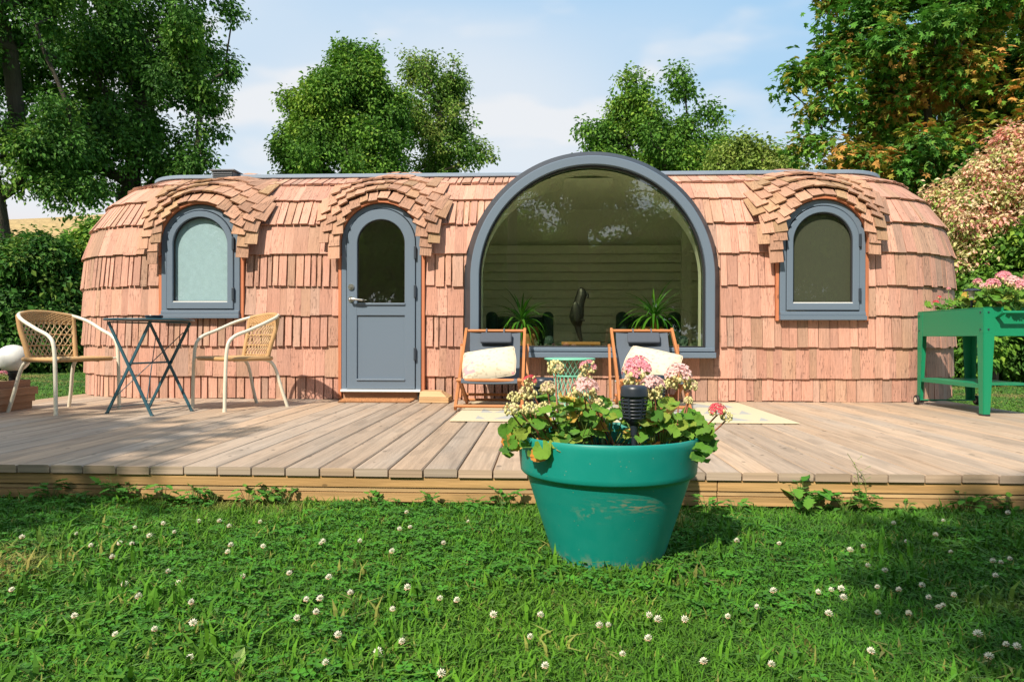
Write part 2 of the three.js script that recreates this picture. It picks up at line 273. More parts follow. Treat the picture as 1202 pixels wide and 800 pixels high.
const cabin = thing('shingled_cabin', 'long rounded cabin clad in pinkish wooden shingles with grey arched window, door and round-topped glazing', 'cabin');
{ // the closed wooden shell beneath the shingles, and the white lining inside it
  const shell = (off, top, cut) => {
    const st = 0.03, nt = Math.ceil(top / st), P = [], idx = [], ss = []; for (let s = 0; s < PER;) { ss.push(s); s += s < FLAT ? 0.03 : 0.09; } ss.push(PER);
    for (let j = 0; j <= nt; j++) for (const s of ss) { const p = skin(s, j * top / nt, off); P.push(p.x, p.y, p.z); }
    const n = ss.length;
    for (let j = 0; j < nt; j++) for (let i = 0; i < n - 1; i++) {
      const c = skin((ss[i] + ss[i + 1]) / 2, (j + 0.5) * top / nt, off);
      if (c.z > -1.24 && OPEN.some(o => { const half = o.half - cut, dx = Math.abs(c.x - o.xc); return dx < half && c.y > o.yb + 0.03 && c.y < o.ys + Math.sqrt(half * half - dx * dx); })) continue;
      const a = j * n + i; idx.push(a, a + 1, a + n + 1, a, a + n + 1, a + n);
    }
    const g = new THREE.BufferGeometry(); g.setAttribute('position', new THREE.BufferAttribute(new Float32Array(P), 3)); g.setIndex(idx); g.computeVertexNormals();
    return grain(g, V(0, 1, 0));
  };
  const TT = H0 + AR * 1.30;
  part('wall_sheathing', shell(0, TT, 0.06), M.sheath, cabin);
  part('inner_lining', shell(-0.07, TT, 0.06), M.lining, cabin);
  // metal covered flat of the roof
  const ring = [], top = profile(H0 + AR * 1.245); for (let k = 0; k < 160; k++) { const [x, z] = plan(k / 160 * PER, top[1] - 0.02); ring.push(new THREE.Vector2(x, -z)); }
  part('roof_cap', extr(new THREE.Shape(ring), 0.028, 0.006).rotateX(-Math.PI / 2).translate(0, top[0] + 0.022, 0), M.zinc, cabin, 'flat grey metal roof cap');
  const ring2 = [], base = []; for (let k = 0; k < 120; k++) { const [x, z] = plan(k / 120 * PER, 0.12); base.push(new THREE.Vector2(x, -z)); }
  part('base', extr(new THREE.Shape(base), -GY + 0.05).rotateX(-Math.PI / 2).translate(0, GY - 0.04, 0), M.sheath, cabin);
  // roof vent box with louvres
  const vp = onZ(266, 213, -0.62), vent = part('roof_vent', [cbox(-0.105, 0.105, 0, 0.085, -0.09, 0.09, 0.006), cbox(-0.125, 0.125, 0.085, 0.1, -0.11, 0.11, 0.004)], M.vent, cabin); vent.position.set(vp.x, 2.135, -0.62);
  for (let k = 0; k < 4; k++) { const s = part('louvre', cbox(-0.1, 0.1, 0, 0.006, 0, 0.02, 0.002), M.vent, vent); s.position.set(0, 0.014 + k * 0.018, 0.088); s.rotation.x = 0.5; }
}
// shingles
const SH = [];                                             // { g, area }
{
  const r = rng(2024), TB = [0.008, 0.225, 0.5, 0.777, 1.046, 1.336, 1.613, 1.89, 2.167, 2.46];
  const edgeClip = (x, z, t0, t1) => {
    if (z < -1.25) return [t0, t1];
    for (const o of OPEN) {
      const dx = Math.abs(x - o.xc); if (dx >= o.half - 1e-4) continue;
      const a = o.yb, yt = o.ys + Math.sqrt(o.half * o.half - dx * dx), b = yt > H0 + AR * 0.98 ? 9 : tOfH(yt);
      if (t0 < a - 0.03) return [t0, Math.min(t1, a + 0.02)];
      if (t1 - b < 0.02) return null; return [Math.max(t0, b), t1];
    }
    return [t0, t1];
  };
  const shade = (k, x) => {
    // every shingle takes its own tone from the same few woods: pink cedar, brown, tan, and now and then a greyed one
    const v = 0.76 + 0.36 * r(), q = r(), w = q < 0.5 ? [0.64, 0.34, 0.25] : q < 0.78 ? [0.60, 0.335, 0.24] : q < 0.93 ? [0.54, 0.32, 0.22] : [0.53, 0.33, 0.25];
    return w.map(n => n * v);
  };
  const add = (c, dir, col) => {
    const mid = c.reduce((a, p) => a.add(p), V(0, 0, 0)).multiplyScalar(1 / 8), q = [4, 5, 6, 7].map(i => toPixel(c[i]));
    const g = paint(grain(hex(c), dir, [r() * 7, r() * 7]), col);
    const area = mid.z > -1.1 ? Math.abs(0.5 * ((q[2][0] - q[0][0]) * (q[3][1] - q[1][1]) - (q[3][0] - q[1][0]) * (q[2][1] - q[0][1]))) : 0;
    const n = V(0, 0, 0).crossVectors(V(0, 0, 0).subVectors(c[5], c[4]), V(0, 0, 0).subVectors(c[7], c[4])), facing = n.dot(V(0, 0, 0).subVectors(camera.position, mid));
    SH.push({ g, area: facing > 0 ? area : 0 });
  };
  for (let k = 0; k < TB.length - 1; k++) {
    const open = k % 2 === 0, t0 = TB[k] - (k ? 0.012 : 0), t1 = TB[k + 1] + (k === 8 ? 0.0 : 0.03);
    const stops = new Set([0, FLAT, FLAT + ARC, FLAT + ARC + SIDE, FLAT + 2 * ARC + SIDE, 2 * FLAT + 2 * ARC + SIDE, 2 * FLAT + 3 * ARC + SIDE, 2 * FLAT + 3 * ARC + 2 * SIDE, PER]);
    const hm = profile((t0 + t1) / 2)[0];
    for (const o of OPEN) if (profile(t1)[0] > o.yb && profile(t0)[0] < o.ys + o.half) {
      const low = profile(t0)[0], hi = profile(t1)[0], dx = low <= o.ys ? o.half : Math.sqrt(Math.max(0, o.half ** 2 - (low - o.ys) ** 2)); stops.add(sOfX(o.xc - dx)); stops.add(sOfX(o.xc + dx));
      if (hi > o.ys) for (const e of [-0.75, -0.5, -0.25, 0, 0.25, 0.5, 0.75]) if (o.half < 1) continue;
    }
    const st = [...stops].sort((a, b) => a - b);
    for (let j = 0; j < st.length - 1; j++) {
      let s = st[j]; const end = st[j + 1];
      while (s < end - 0.012) {
        const x = plan(s, 0)[0], flat = s < FLAT, leftness = smooth(1.6, -0.5, x);
        let w = open ? (0.05 + 0.045 * r()) * (1.15 - 0.15 * leftness) : 0.055 + 0.08 * r();
        if (end - s - w < 0.05) w = end - s;
        w = Math.min(w, 0.17, end - s);
        const gap = open ? (0.008 + 0.011 * r()) * (0.4 + 0.6 * leftness) : 0.0006 + 0.0016 * r(), a = s + gap / 2, b = s + w - gap / 2; s += w;
        if (b - a < 0.012) continue;
        const jit = (r() - 0.5) * 0.014, th = 0.017 + 0.008 * r(), lift = 0.034 + (r() - 0.5) * (open ? 0.010 : 0.004) + (open ? 0.003 : 0), skew = (r() - 0.5) * 0.004;
        const pa = plan(a, profile(t0)[1]), pb = plan(b, profile(t0)[1]), ea = edgeClip(pa[0], pa[1], t0 + jit, t1), eb = edgeClip(pb[0], pb[1], t0 + jit + skew, t1);
        if (!ea && !eb) continue;
        const A = ea || [t1 - 0.012, t1], B = eb || [t1 - 0.012, t1];
        const offAt = t => lerp(lift, 0.012, clamp((t - t0) / (t1 - t0))), inAt = t => lerp(lift - th, 0.0005, clamp((t - t0) / (t1 - t0)));
        const bow = (r() - 0.5) * 0.006;
        const c = [skin(a, A[0], inAt(A[0])), skin(b, B[0], inAt(B[0])), skin(b, B[1], inAt(B[1])), skin(a, A[1], inAt(A[1])), skin(a, A[0], offAt(A[0]) + bow), skin(b, B[0], offAt(B[0]) - bow), skin(b, B[1], offAt(B[1])), skin(a, A[1], offAt(A[1]))];
        add(c, V(0, 0, 0).subVectors(c[7], c[4]), shade(k, x));
      }
    }
  }
  // eyebrow hoods over the small windows and the door: four rings of shingles sweeping back into the roof
  for (const o of [W1, DR, W2]) {
    const r0 = o.r + 0.016, step = 0.10;
    const Z = (x, y) => { const R = y > o.ys ? Math.hypot(x - o.xc, y - o.ys) : Math.abs(x - o.xc); return lerp(0.112, -insetOfH(y) + 0.034, smooth(-0.2, 1, (R - r0) / 0.40)); };
    const H = (x, y, off) => { const e = 0.006, n = V(-(Z(x + e, y) - Z(x - e, y)) / (2 * e), -(Z(x, y + e) - Z(x, y - e)) / (2 * e), 1).normalize(); return V(x, y, Z(x, y)).addScaledVector(n, off); };
    for (let j = 0; j < 4; j++) {
      const ra = r0 + j * step, down = [0.17, 0.05, 0, 0][j], lo = [0, 0, 0.34, 0.72][j], L0 = ra * lo - down, L1 = ra * (Math.PI - lo) + down;
      for (let q = L0; q < L1 - 0.02;) {
        const ds = 0.078 + 0.032 * r(), m = q + ds / 2; q += ds;
        let x, y, f; if (m < 0) { f = 0; x = o.xc + ra; y = o.ys + m; } else if (m > ra * Math.PI) { f = Math.PI; x = o.xc - ra; y = o.ys - (m - ra * Math.PI); } else { f = m / ra; x = o.xc + ra * Math.cos(f); y = o.ys + ra * Math.sin(f); }
        const side = Math.abs(f - Math.PI / 2) / (Math.PI / 2), psi = lerp(f, Math.PI / 2, lerp(clamp(0.38 + 0.12 * j), 0.97, smooth(0.55, 0.95, side)) * smooth(0.0, 0.45, side)) + (r() - 0.5) * 0.05, dx = Math.cos(psi), dy = Math.sin(psi), w = lerp(ds * 0.97, 0.094 + 0.02 * r(), smooth(0.2, 0.75, side)) / 2, L = 0.185 + 0.02 * r(), jr = (r() - 0.5) * 0.02;
        const shift = m < 0 ? 0.03 : m > ra * Math.PI ? -0.03 : 0, th = 0.013 + 0.005 * r(), up = 0.026 + 0.008 * r() + 0.004 * (j % 2), tw = (r() - 0.5) * 0.008, at = (a, l, off) => H(x + shift + dx * (l + jr) + dy * a, y + dy * (l + jr) - dx * a, off);
        const c = [at(-w, 0, up - th), at(w, 0, up - th), at(w, L, -0.004), at(-w, L, -0.004), at(-w, 0, up + tw), at(w, 0, up - tw), at(w, L, 0.006), at(-w, L, 0.006)];
        const v = 0.70 + 0.42 * r(), moss = r() < 0.35 ? 0.6 * r() : 0; add(c, V(0, 0, 0).subVectors(c[7], c[4]), [lerp(0.52, 0.43, moss) * v, lerp(0.29, 0.29, moss) * v, lerp(0.19, 0.13, moss) * v]);
      }
    }
    const soffit = new THREE.Shape(); { const R1 = o.r + 0.026, R2 = o.r + 0.004; soffit.moveTo(R1, -0.1); soffit.absarc(0, 0, R1, 0, Math.PI, false); soffit.lineTo(-R1, -0.1); soffit.lineTo(-R2, -0.1); soffit.absarc(0, 0, R2, Math.PI, 0, true); soffit.lineTo(R2, -0.1); }
    part('hood_soffit', grain(extr(soffit, 0.10).translate(o.xc, o.ys, -0.005), V(1, 0, 0)), M.orange, cabin);
    for (const s of [-1, 1]) part('trim_board', cbox(o.xc + s * (o.r + 0.018) - 0.014, o.xc + s * (o.r + 0.018) + 0.014, Math.max(o.yb, 0.02) - 0.01, o.ys - 0.102, -0.01, 0.048, 0.003, V(0, 1, 0), [s, o.xc]), M.orange, cabin);
  }
  SH.sort((a, b) => b.area - a.area);
  SH.slice(0, 300).forEach(q => part('shingle', q.g, M.shingle, cabin));
  const rest = part('shingle_courses', SH.slice(300).map(q => q.g), M.shingle, cabin); rest.userData.kind = 'stuff';
}
// arched shapes
function arch(r, h, cx = 0, y0 = 0) { const s = new THREE.Shape(); s.moveTo(cx - r, y0); s.lineTo(cx + r, y0); s.lineTo(cx + r, y0 + h); s.absarc(cx, y0 + h, r, 0, Math.PI, false); s.lineTo(cx - r, y0); return s; }
function archHole(r, h, cx = 0, y0 = 0) { const p = new THREE.Path(); p.moveTo(cx - r, y0); p.lineTo(cx - r, y0 + h); p.absarc(cx, y0 + h, r, Math.PI, 0, true); p.lineTo(cx + r, y0); p.lineTo(cx - r, y0); return p; }
function archRing(r, h, t, tb, z0, z1, bev = 0.004, curve = 32) { const s = arch(r, h); s.holes.push(archHole(r - t, h - tb, 0, tb)); return extr(s, z1 - z0 - 2 * bev, bev, curve).translate(0, 0, z0 + bev); }
function pane(r, h, cx, y0, z) { const g = new THREE.ShapeGeometry(arch(r, h, cx, y0), 32); return g.translate(0, 0, z); }
for (const [o, blind, label] of [[W1, M.paleBlind, 'arched window with pale blind'], [W2, M.darkBlind, 'arched window with dark blind']]) {
  const h = o.ys - o.yb;
  const f = part('window_frame', [archRing(o.r, h, 0.052, 0.075, -0.06, 0.06)], M.frame, cabin, label); f.position.set(o.xc, o.yb, 0);
  const sr = o.r - 0.056, sh = h - 0.085;
  const sash = part('sash', archRing(sr, sh, 0.055, 0.062, 0.0, 0.072, 0.005), M.frame, f); sash.position.y = 0.082;
  part('bead', archRing(sr - 0.055, sh - 0.062, 0.009, 0.012, 0.03, 0.05, 0.002), M.rubber, sash).position.y = 0.062;
  const gl = part('pane', pane(sr - 0.056, sh - 0.063, 0, 0.063, 0.04), M.paneGlass, sash);
  part('bottom_bead', cbox(-sr + 0.056, sr - 0.056, 0.062, 0.070, 0.03, 0.066, 0.002), M.white, sash);
  part('sill', [cbox(-o.r - 0.004, o.r + 0.004, -0.004, 0.034, 0.0, 0.088, 0.004), cbox(-o.r + 0.002, o.r - 0.002, 0.036, 0.066, 0.05, 0.075, 0.003)], M.frame, f);
  for (const y of [0.16, h - 0.05]) part('hinge', cbox(o.r - 0.066, o.r - 0.044, y, y + 0.115, 0.055, 0.084, 0.004), M.hinge, f);
  part('blind', pane(o.r - 0.058, h - 0.09, 0, 0.085, 0.018), blind, f);
}
{ // the door
  const o = DR, yb = onZ(447, 459, 0.06).y, h = o.ys - yb;
  const f = part('door_frame', archRing(o.r, h, 0.046, 0.03, -0.06, 0.055), M.frame, cabin, 'arched grey door frame'); f.position.set(o.xc, yb, 0);
  part('threshold', cbox(-o.r, o.r, -0.004, 0.016, 0.0, 0.092, 0.003), M.white, f);
  const lr = o.r - 0.052, gb = onZ(447, 356, 0.06).y - yb - 0.02, gr = lr - 0.094, px = gr, py0 = onZ(447, 445, 0.06).y - yb - 0.02, py1 = onZ(447, 370, 0.06).y - yb - 0.02;
  const d = part('door', [archRing(lr, h - 0.02, 0.094, py0, 0.01, 0.068), cbox(-px - 0.004, px + 0.004, py1, gb, 0.012, 0.0665, 0.003)], M.frame, cabin, 'grey arched door with glazed upper half'); d.position.set(o.xc, yb + 0.02, 0);
  part('panel', cbox(-px - 0.01, px + 0.01, py0 - 0.01, py1 + 0.01, 0.02, 0.052, 0.002), M.frame, d);
  part('panel_ledge', cbox(-px - 0.004, px + 0.004, py0 - 0.012, py0 + 0.006, 0.045, 0.078, 0.003), M.frame, d);
  part('glazing_ledge', cbox(-px - 0.004, px + 0.004, gb - 0.014, gb + 0.004, 0.045, 0.08, 0.003), M.frame, d);
  part('pane', pane(gr + 0.004, h - 0.02 - gb, 0, gb, 0.04), M.glass, d);
  part('bead', archRing(gr + 0.001, h - 0.02 - gb, 0.007, 0.004, 0.035, 0.055, 0.002), M.rubber, d).position.y = gb;
  const hp = onZ(411, 351, 0.1), hx = hp.x - o.xc, hy = hp.y - yb - 0.02;
  part('handle', [new THREE.CylinderGeometry(0.027, 0.027, 0.008, 20).rotateX(Math.PI / 2).translate(hx, hy, 0.072), rod(V(hx, hy, 0.07), V(hx, hy, 0.115), 0.010, 0.010, 10), tube([V(hx, hy, 0.115), V(hx + 0.03, hy + 0.002, 0.12), V(hx + 0.075, hy - 0.004, 0.118), V(hx + 0.115, hy - 0.008, 0.112)], 0.010, 12, 8), new THREE.SphereGeometry(0.0105, 8, 6).translate(hx, hy, 0.116)], M.steel, d);
  part('lock', [new THREE.CylinderGeometry(0.027, 0.029, 0.014, 20).rotateX(Math.PI / 2).translate(hx, hy + 0.112, 0.073), new THREE.CylinderGeometry(0.011, 0.012, 0.022, 14).rotateX(Math.PI / 2).translate(hx, hy + 0.112, 0.08)], M.steel, d);
  for (const y of [0.28, h * 0.79 - 0.21, h - 0.14]) part('hinge', cbox(o.r - 0.062, o.r - 0.042, y, y + 0.115, 0.05, 0.084, 0.004), M.hinge, f);
  part('door_post_foot', cbox(o.r - 0.03, o.r - 0.006, -yb + 0.004, 0.0, 0.03, 0.06, 0.003), M.rubber, f);
  part('door_riser', cbox(-o.r, o.r, -yb + 0.004, -0.006, -0.03, 0.02, 0.003), M.sheath, f);
}
{ // the great round-topped window in its arched dormer
  const o = BW, h = o.ys - o.yb, R = o.r, cs = 40;
  const strip = (r, z0, deeper) => {                       // the arched skin of the dormer, running back until it meets the roof
    const pts = [[-r, 0], [-r, h * 0.5]]; for (let k = 0; k <= 60; k++) { const q = Math.PI - k / 60 * Math.PI; pts.push([r * Math.cos(q), h + r * Math.sin(q)]); } pts.push([r, h * 0.5], [r, 0]);
    const Q = [], zb = y => -Math.min(1.3, insetOfH(Math.min(y + o.yb, 2.199)) * 1.35 + deeper);
    for (let k = 0; k < pts.length - 1; k++) { const [x0, y0] = pts[k], [x1, y1] = pts[k + 1]; Q.push(quadFaces([V(x0, y0, z0), V(x1, y1, z0), V(x1, y1, zb(y1)), V(x0, y0, zb(y0))], [[0, 1, 2, 3]])); }
    return grain(merge(Q), V(0, 0, 1));
  };
  const dorm = part('dormer_casing', strip(R, 0.012, 0.1), M.rubber, cabin, 'black arched dormer around the great window'); dorm.position.set(o.xc, o.yb, 0);
  { const c = new THREE.Shape(), y0 = 2.12 - o.yb, hw = Math.sqrt(R * R - (y0 - h) ** 2), a0 = Math.asin((y0 - h) / R); c.moveTo(-hw, y0); c.lineTo(hw, y0); c.absarc(0, h, R, a0, Math.PI - a0, false); part('dormer_back', new THREE.ShapeGeometry(c, 24).translate(0, 0, -1.29), M.rubber, dorm); }
  // sloping charcoal band between the dormer edge and the frame
  { const inner = R - 0.068, pts = (r, z, y0) => { const a = [V(-r, y0, z)]; for (let k = 0; k <= 48; k++) { const f = Math.PI - k / 48 * Math.PI; a.push(V(r * Math.cos(f), h + r * Math.sin(f), z)); } a.push(V(r, y0, z)); return a; };
    const A = pts(R, 0.012, 0), B = pts(inner, 0.125, 0.0), Q = []; for (let k = 0; k < A.length - 1; k++) Q.push(quadFaces([A[k], A[k + 1], B[k + 1], B[k]], [[0, 3, 2, 1]]));
    for (const s of [0, A.length - 1]) Q.push(quadFaces([A[s], B[s], B[s].clone().setZ(0)], [[0, 1, 2]]));
    part('dormer_band', grain(merge(Q), V(0, 1, 0)), M.casing, dorm); }
  const fr = R - 0.064, f = part('great_window_frame', archRing(fr, h, 0.078, 0.085, -0.04, 0.13, 0.006, cs), M.frame, cabin, 'blue-grey frame of the great round-topped window'); f.position.set(o.xc, o.yb, 0);
  part('sill', [cbox(-fr - 0.002, fr + 0.002, -0.006, 0.042, 0.06, 0.165, 0.005), cbox(-fr + 0.005, fr - 0.005, 0.05, 0.082, 0.1, 0.145, 0.004)], M.frame, f);
  part('bead', archRing(fr - 0.079, h - 0.086, 0.012, 0.012, 0.05, 0.085, 0.003, cs), M.rubber, f).position.y = 0.086;
  part('pane', pane(fr - 0.08, h - 0.087, 0, 0.087, 0.06), M.glass, f);
  part('reveal_lining', strip(R - 0.15, -0.045, 0.16), M.white, dorm);
}
// ---------------------------------------------------------------- deck
const DX0 = -4.56, DX1 = 3.68, DZ = onY(601, 551.5, 0).z;   // front edge
{
  const deck = thing('wooden_deck', 'low weathered timber deck of boards running out from the shingled cabin', 'deck');
  const r = rng(9), N = 55, pitch = (DX1 - DX0) / N, th = 0.034;
  for (let i = 0; i < N; i++) {
    const x0 = DX0 + i * pitch + 0.0028 + r() * 0.001, x1 = DX0 + (i + 1) * pitch - 0.0028 - r() * 0.001, z1 = DZ + (r() - 0.5) * 0.006, y = (r() - 0.5) * 0.003, c = 0.005, s = new THREE.Shape();
    s.moveTo(x0, -th); s.lineTo(x1, -th); s.lineTo(x1, -c); s.lineTo(x1 - c, 0); s.lineTo(x0 + c, 0); s.lineTo(x0, -c); s.lineTo(x0, -th);
    const g = grain(extr(s, z1 + 2.6).translate(0, y, -2.6), V(0, 0, 1), [r() * 9, r() * 9]);
    const v = 0.86 + 0.28 * r(), w = r(), col = [lerp(0.43, 0.51, w) * v, lerp(0.35, 0.375, w) * v, lerp(0.28, 0.265, w) * v];
    paint(g, col);
    part('deck_board', g, M.plank, deck);
  }
  // fascia of three grooved boards, in two lengths that meet right of the pot
  const j = onZ(841, 575, DZ - 0.03).x, zf = DZ - 0.010;
  for (const [a, b] of [[DX0 + 0.01, j - 0.0015], [j + 0.0015, DX1 - 0.01]]) for (const [y0, y1, dz, c] of [[-0.083, -0.036, 0, [0.52, 0.32, 0.13]], [-0.104, -0.085, -0.005, [0.58, 0.39, 0.19]], [-0.145, -0.106, 0, [0.50, 0.31, 0.13]]]) {
    const v = 0.92 + 0.16 * r(); part('fascia_board', paint(cbox(a, b, y0, y1, zf - 0.03 + dz, zf + dz, 0.003, V(1, 0, 0), [r() * 5, r() * 5]), c.map(q => q * v)), M.plank, deck);
  }
  for (const x of [DX0 + 0.03, DX1 - 0.03]) part('side_board', paint(cbox(x - 0.015, x + 0.015, -0.145, -0.036, -2.5, zf - 0.04, 0.003, V(0, 0, 1), [r(), r()]), [0.52, 0.32, 0.13]), M.plank, deck);
  for (let i = 0; i < 6; i++) part('joist', paint(cbox(DX0 + 0.06, DX1 - 0.06, -0.14, -0.037, -0.3 + i * 0.58, -0.26 + i * 0.58, 0.003), [0.52, 0.32, 0.13]), M.plank, deck);
}
// step block and door mat
{
  const a = onY(494, 470, 0), b = onY(527, 471, 0), z0 = 0.06, z1 = 0.30, x0 = onZ(494.5, 465, 0.2).x, x1 = onZ(526, 465, 0.2).x;
  const s = thing('step_block', 'pale timber step block beside the cabin door', 'step', [(x0 + x1) / 2, 0, (z0 + z1) / 2]);
  const w = (x1 - x0) / 2, d = (z1 - z0) / 2;
  part('tread', paint(grain(hex([V(-w, 0.052, d), V(w, 0.052, d), V(w, 0.052, -d), V(-w, 0.052, -d), V(-w, 0.095, d * 0.7), V(w * 0.55, 0.095, d * 0.7), V(w * 0.4, 0.095, -d), V(-w, 0.095, -d)]), V(1, 0, 0), [3, 1]), [0.66, 0.42, 0.22]), M.plank, s);
  part('base', paint(cbox(-w, w + 0.02, 0.002, 0.05, -d, d + 0.02, 0.004, V(1, 0, 0), [2, 2]), [0.60, 0.38, 0.19]), M.plank, s);
  const m0 = onZ(404, 466, 0.12).x, m1 = onZ(486, 466, 0.12).x, rr = rng(4), L = [];
  const mat_ = thing('door_mat', 'brown coir door mat on the deck below the arched door', 'mat', [(m0 + m1) / 2, 0, 0.2]);
  part('backing', cbox(-(m1 - m0) / 2, (m1 - m0) / 2, 0.002, 0.012, -0.11, 0.13, 0.003), mat([0.22, 0.10, 0.04], 0.95), mat_);
  for (let i = 0; i < 2600; i++) { const x = (rr() - 0.5) * (m1 - m0 - 0.01), z = -0.105 + rr() * 0.23, a = V(x, 0.011, z), b = V(x + (rr() - 0.5) * 0.008, 0.026 + rr() * 0.006, z + (rr() - 0.5) * 0.008); L.push(quadFaces([V(a.x - 0.0013, a.y, a.z), V(a.x + 0.0013, a.y, a.z), b], [[0, 1, 2]])); }
  part('bristles', L, mat([0.52, 0.25, 0.11], 0.95), mat_).userData.kind = 'stuff';
}
// woven mat under the folding chairs
{
  const x0 = onY(527, 495.5, 0).x, x1 = onY(936, 497, 0).x, z1 = onY(601, 495.5, 0).z, z0 = 0.22;
  const tex = texture(512, 512, (u, v) => { const e = Math.min(u, 1 - u, v, 1 - v), st = 0.86 + 0.14 * Math.sin(v * 512 * 0.8) * Math.sin(u * 400) + 0.06 * (hash3(u * 512 | 0, v * 512 | 0, 3) - 0.5); const tri = Math.abs(((u * 9) % 1) - 0.5) * 2, row = (v * 3) % 1, inside = e > 0.07 && row > 0.18 && row < 0.92 && tri < (row - 0.18) / 0.74; const c = inside ? [0.40, 0.40, 0.38] : [0.62, 0.53, 0.36]; return c.map(q => q * st); });
  const g = new RoundedBoxGeometry(x1 - x0, 0.007, z1 - z0, 1, 0.002); const P = g.attributes.position, u = g.attributes.uv; for (let i = 0; i < P.count; i++) u.setXY(i, P.getX(i) / (x1 - x0) + 0.5, P.getZ(i) / (z1 - z0) + 0.5);
  g.translate((x0 + x1) / 2, 0.007, (z0 + z1) / 2);
  single('outdoor_rug', g, mat([1, 1, 1], 0.95, { map: tex }), 'flat cream outdoor rug with grey triangles under the folding chairs', 'rug');
}
// ---------------------------------------------------------------- wicker armchairs
M.tube = mat([0.66, 0.61, 0.49], 0.4); M.wicker = mat([0.50, 0.29, 0.12], 0.6, { map: fineGrit }); M.wickerPale = mat([0.55, 0.37, 0.19], 0.6, { map: fineGrit });
function wickerChair(label, a, b, c, d) {                 // pixels of the feet: front pair a, b and rear pair c, d
  const p = [a, b, c, d].map(q => onY(q[0], q[1], 0)), mid = V(0, 0, 0); p.forEach(q => mid.addScaledVector(q, 0.25));
  const f = V(0, 0, 0).addVectors(p[0], p[1]).sub(p[2]).sub(p[3]), t = thing('wicker_armchair', label, 'chair', [mid.x, 0, mid.z], Math.atan2(f.x, f.z), 'wicker armchairs at the folding table');
  const w = 0.255, fz = 0.2, bz = -0.235;
  part('arm_frame', tube([V(-w, 0.0, fz + 0.02), V(-w, 0.25, fz + 0.015), V(-w, 0.48, fz), V(-w, 0.565, fz - 0.05), V(-w - 0.005, 0.62, 0.02), V(-w - 0.005, 0.69, -0.14), V(-0.20, 0.735, -0.26), V(-0.1, 0.75, -0.305), V(0, 0.755, -0.315), V(0.1, 0.75, -0.305), V(0.20, 0.735, -0.26), V(w + 0.005, 0.69, -0.14), V(w + 0.005, 0.62, 0.02), V(w, 0.565, fz - 0.05), V(w, 0.48, fz), V(w, 0.25, fz + 0.015), V(w, 0.0, fz + 0.02)], 0.0135, 110, 10), M.tube, t);
  part('top_wrap', tube([V(-0.215, 0.728, -0.25), V(-0.1, 0.75, -0.305), V(0, 0.755, -0.315), V(0.1, 0.75, -0.305), V(0.215, 0.728, -0.25)], 0.0165, 40, 10), M.wicker, t);
  for (const s of [-1, 1]) {
    part('rear_leg', tube([V(s * 0.17, 0.385, 0.1), V(s * 0.185, 0.39, -0.1), V(s * 0.195, 0.375, -0.185), V(s * 0.205, 0.31, -0.235), V(s * 0.225, 0.13, -0.285), V(s * 0.238, 0.0, bz - 0.09)], 0.0135, 36, 10), M.tube, t);
    part('back_post', tube([V(s * 0.185, 0.39, -0.175), V(s * 0.195, 0.5, -0.2), V(s * 0.21, 0.62, -0.232), V(s * 0.215, 0.728, -0.25)], 0.018, 20, 8), M.wicker, t);
    part('seat_bracket', rod(V(s * 0.2, 0.4, fz - 0.02), V(s * w, 0.4, fz + 0.004), 0.0075, 0.0075, 8), M.tube, t);
    part('leg_cap', new THREE.CylinderGeometry(0.016, 0.016, 0.02, 10).translate(s * w, 0.01, fz + 0.02), M.tube, t);
  }
  // woven back: pairs of strands that part and cross, and cross bands
  const P = (u, v) => { const hw = lerp(0.185, 0.205, v), k = 1 - u * u; return V(u * hw, lerp(0.40, 0.745, v) + 0.008 * k * v, lerp(-0.18, -0.252, v) - 0.058 * k * (0.35 + 0.65 * v)); };
  const L = [], B = [];
  for (let i = 0; i < 10; i++) for (const s of [-1, 1]) { const q = []; for (let k = 0; k <= 20; k++) { const v = k / 20 * 0.8, e = P((i - 4.5) / 5 + s * 0.085 * Math.sin(v / 0.8 * Math.PI * 5), v); e.z += s * 0.003 * Math.cos(v / 0.8 * Math.PI * 5); q.push(e); } L.push(tube(q, 0.0042, 20, 4)); }
  for (const v of [0.02, 0.06, 0.28, 0.52, 0.76, 0.8]) { const q = []; for (let k = 0; k <= 24; k++) { const e = P(k / 12 - 1, v); e.z += 0.004 * (k % 2 ? 1 : -1); q.push(e); } B.push(tube(q, 0.0055, 48, 4)); }
  for (let k = 0; k < 7; k++) { const v = 0.83 + k * 0.025, q = []; for (let n = 0; n <= 24; n++) { const e = P(n / 12 - 1, v); e.z += 0.003 * ((n + k) % 2 ? 1 : -1); q.push(e); } B.push(tube(q, 0.0075, 48, 4)); }
  part('back_weave', L, M.wickerPale, t).userData.kind = 'stuff'; part('back_bands', B, M.wicker, t).userData.kind = 'stuff';
  // woven seat with a rolled edge
  const sw = 0.215, S = []; for (let i = 0; i < 22; i++) { const x = -sw + 0.012 + i * (2 * sw - 0.024) / 21, q = []; for (let k = 0; k <= 16; k++) q.push(V(x, 0.402 + 0.003 * ((i + k) % 2 ? 1 : -1), -0.19 + k * 0.0245)); S.push(tube(q, 0.0075, 32, 4)); }
  part('seat_weave', S, M.wickerPale, t).userData.kind = 'stuff';
  part('seat_panel', cbox(-sw + 0.01, sw - 0.01, 0.385, 0.398, -0.19, 0.2, 0.004), M.wicker, t);
  part('seat_edge', tube([V(-sw, 0.397, -0.185), V(-sw, 0.397, 0.15), V(-sw + 0.03, 0.397, 0.2), V(0, 0.397, 0.212), V(sw - 0.03, 0.397, 0.2), V(sw, 0.397, 0.15), V(sw, 0.397, -0.185), V(0, 0.397, -0.2)], 0.0165, 80, 8, true), M.wicker, t);
  return t;
}
wickerChair('cream framed wicker armchair beside the slatted planter with white globe', [65, 487], [140, 480.5], [22, 484], [90, 478]);
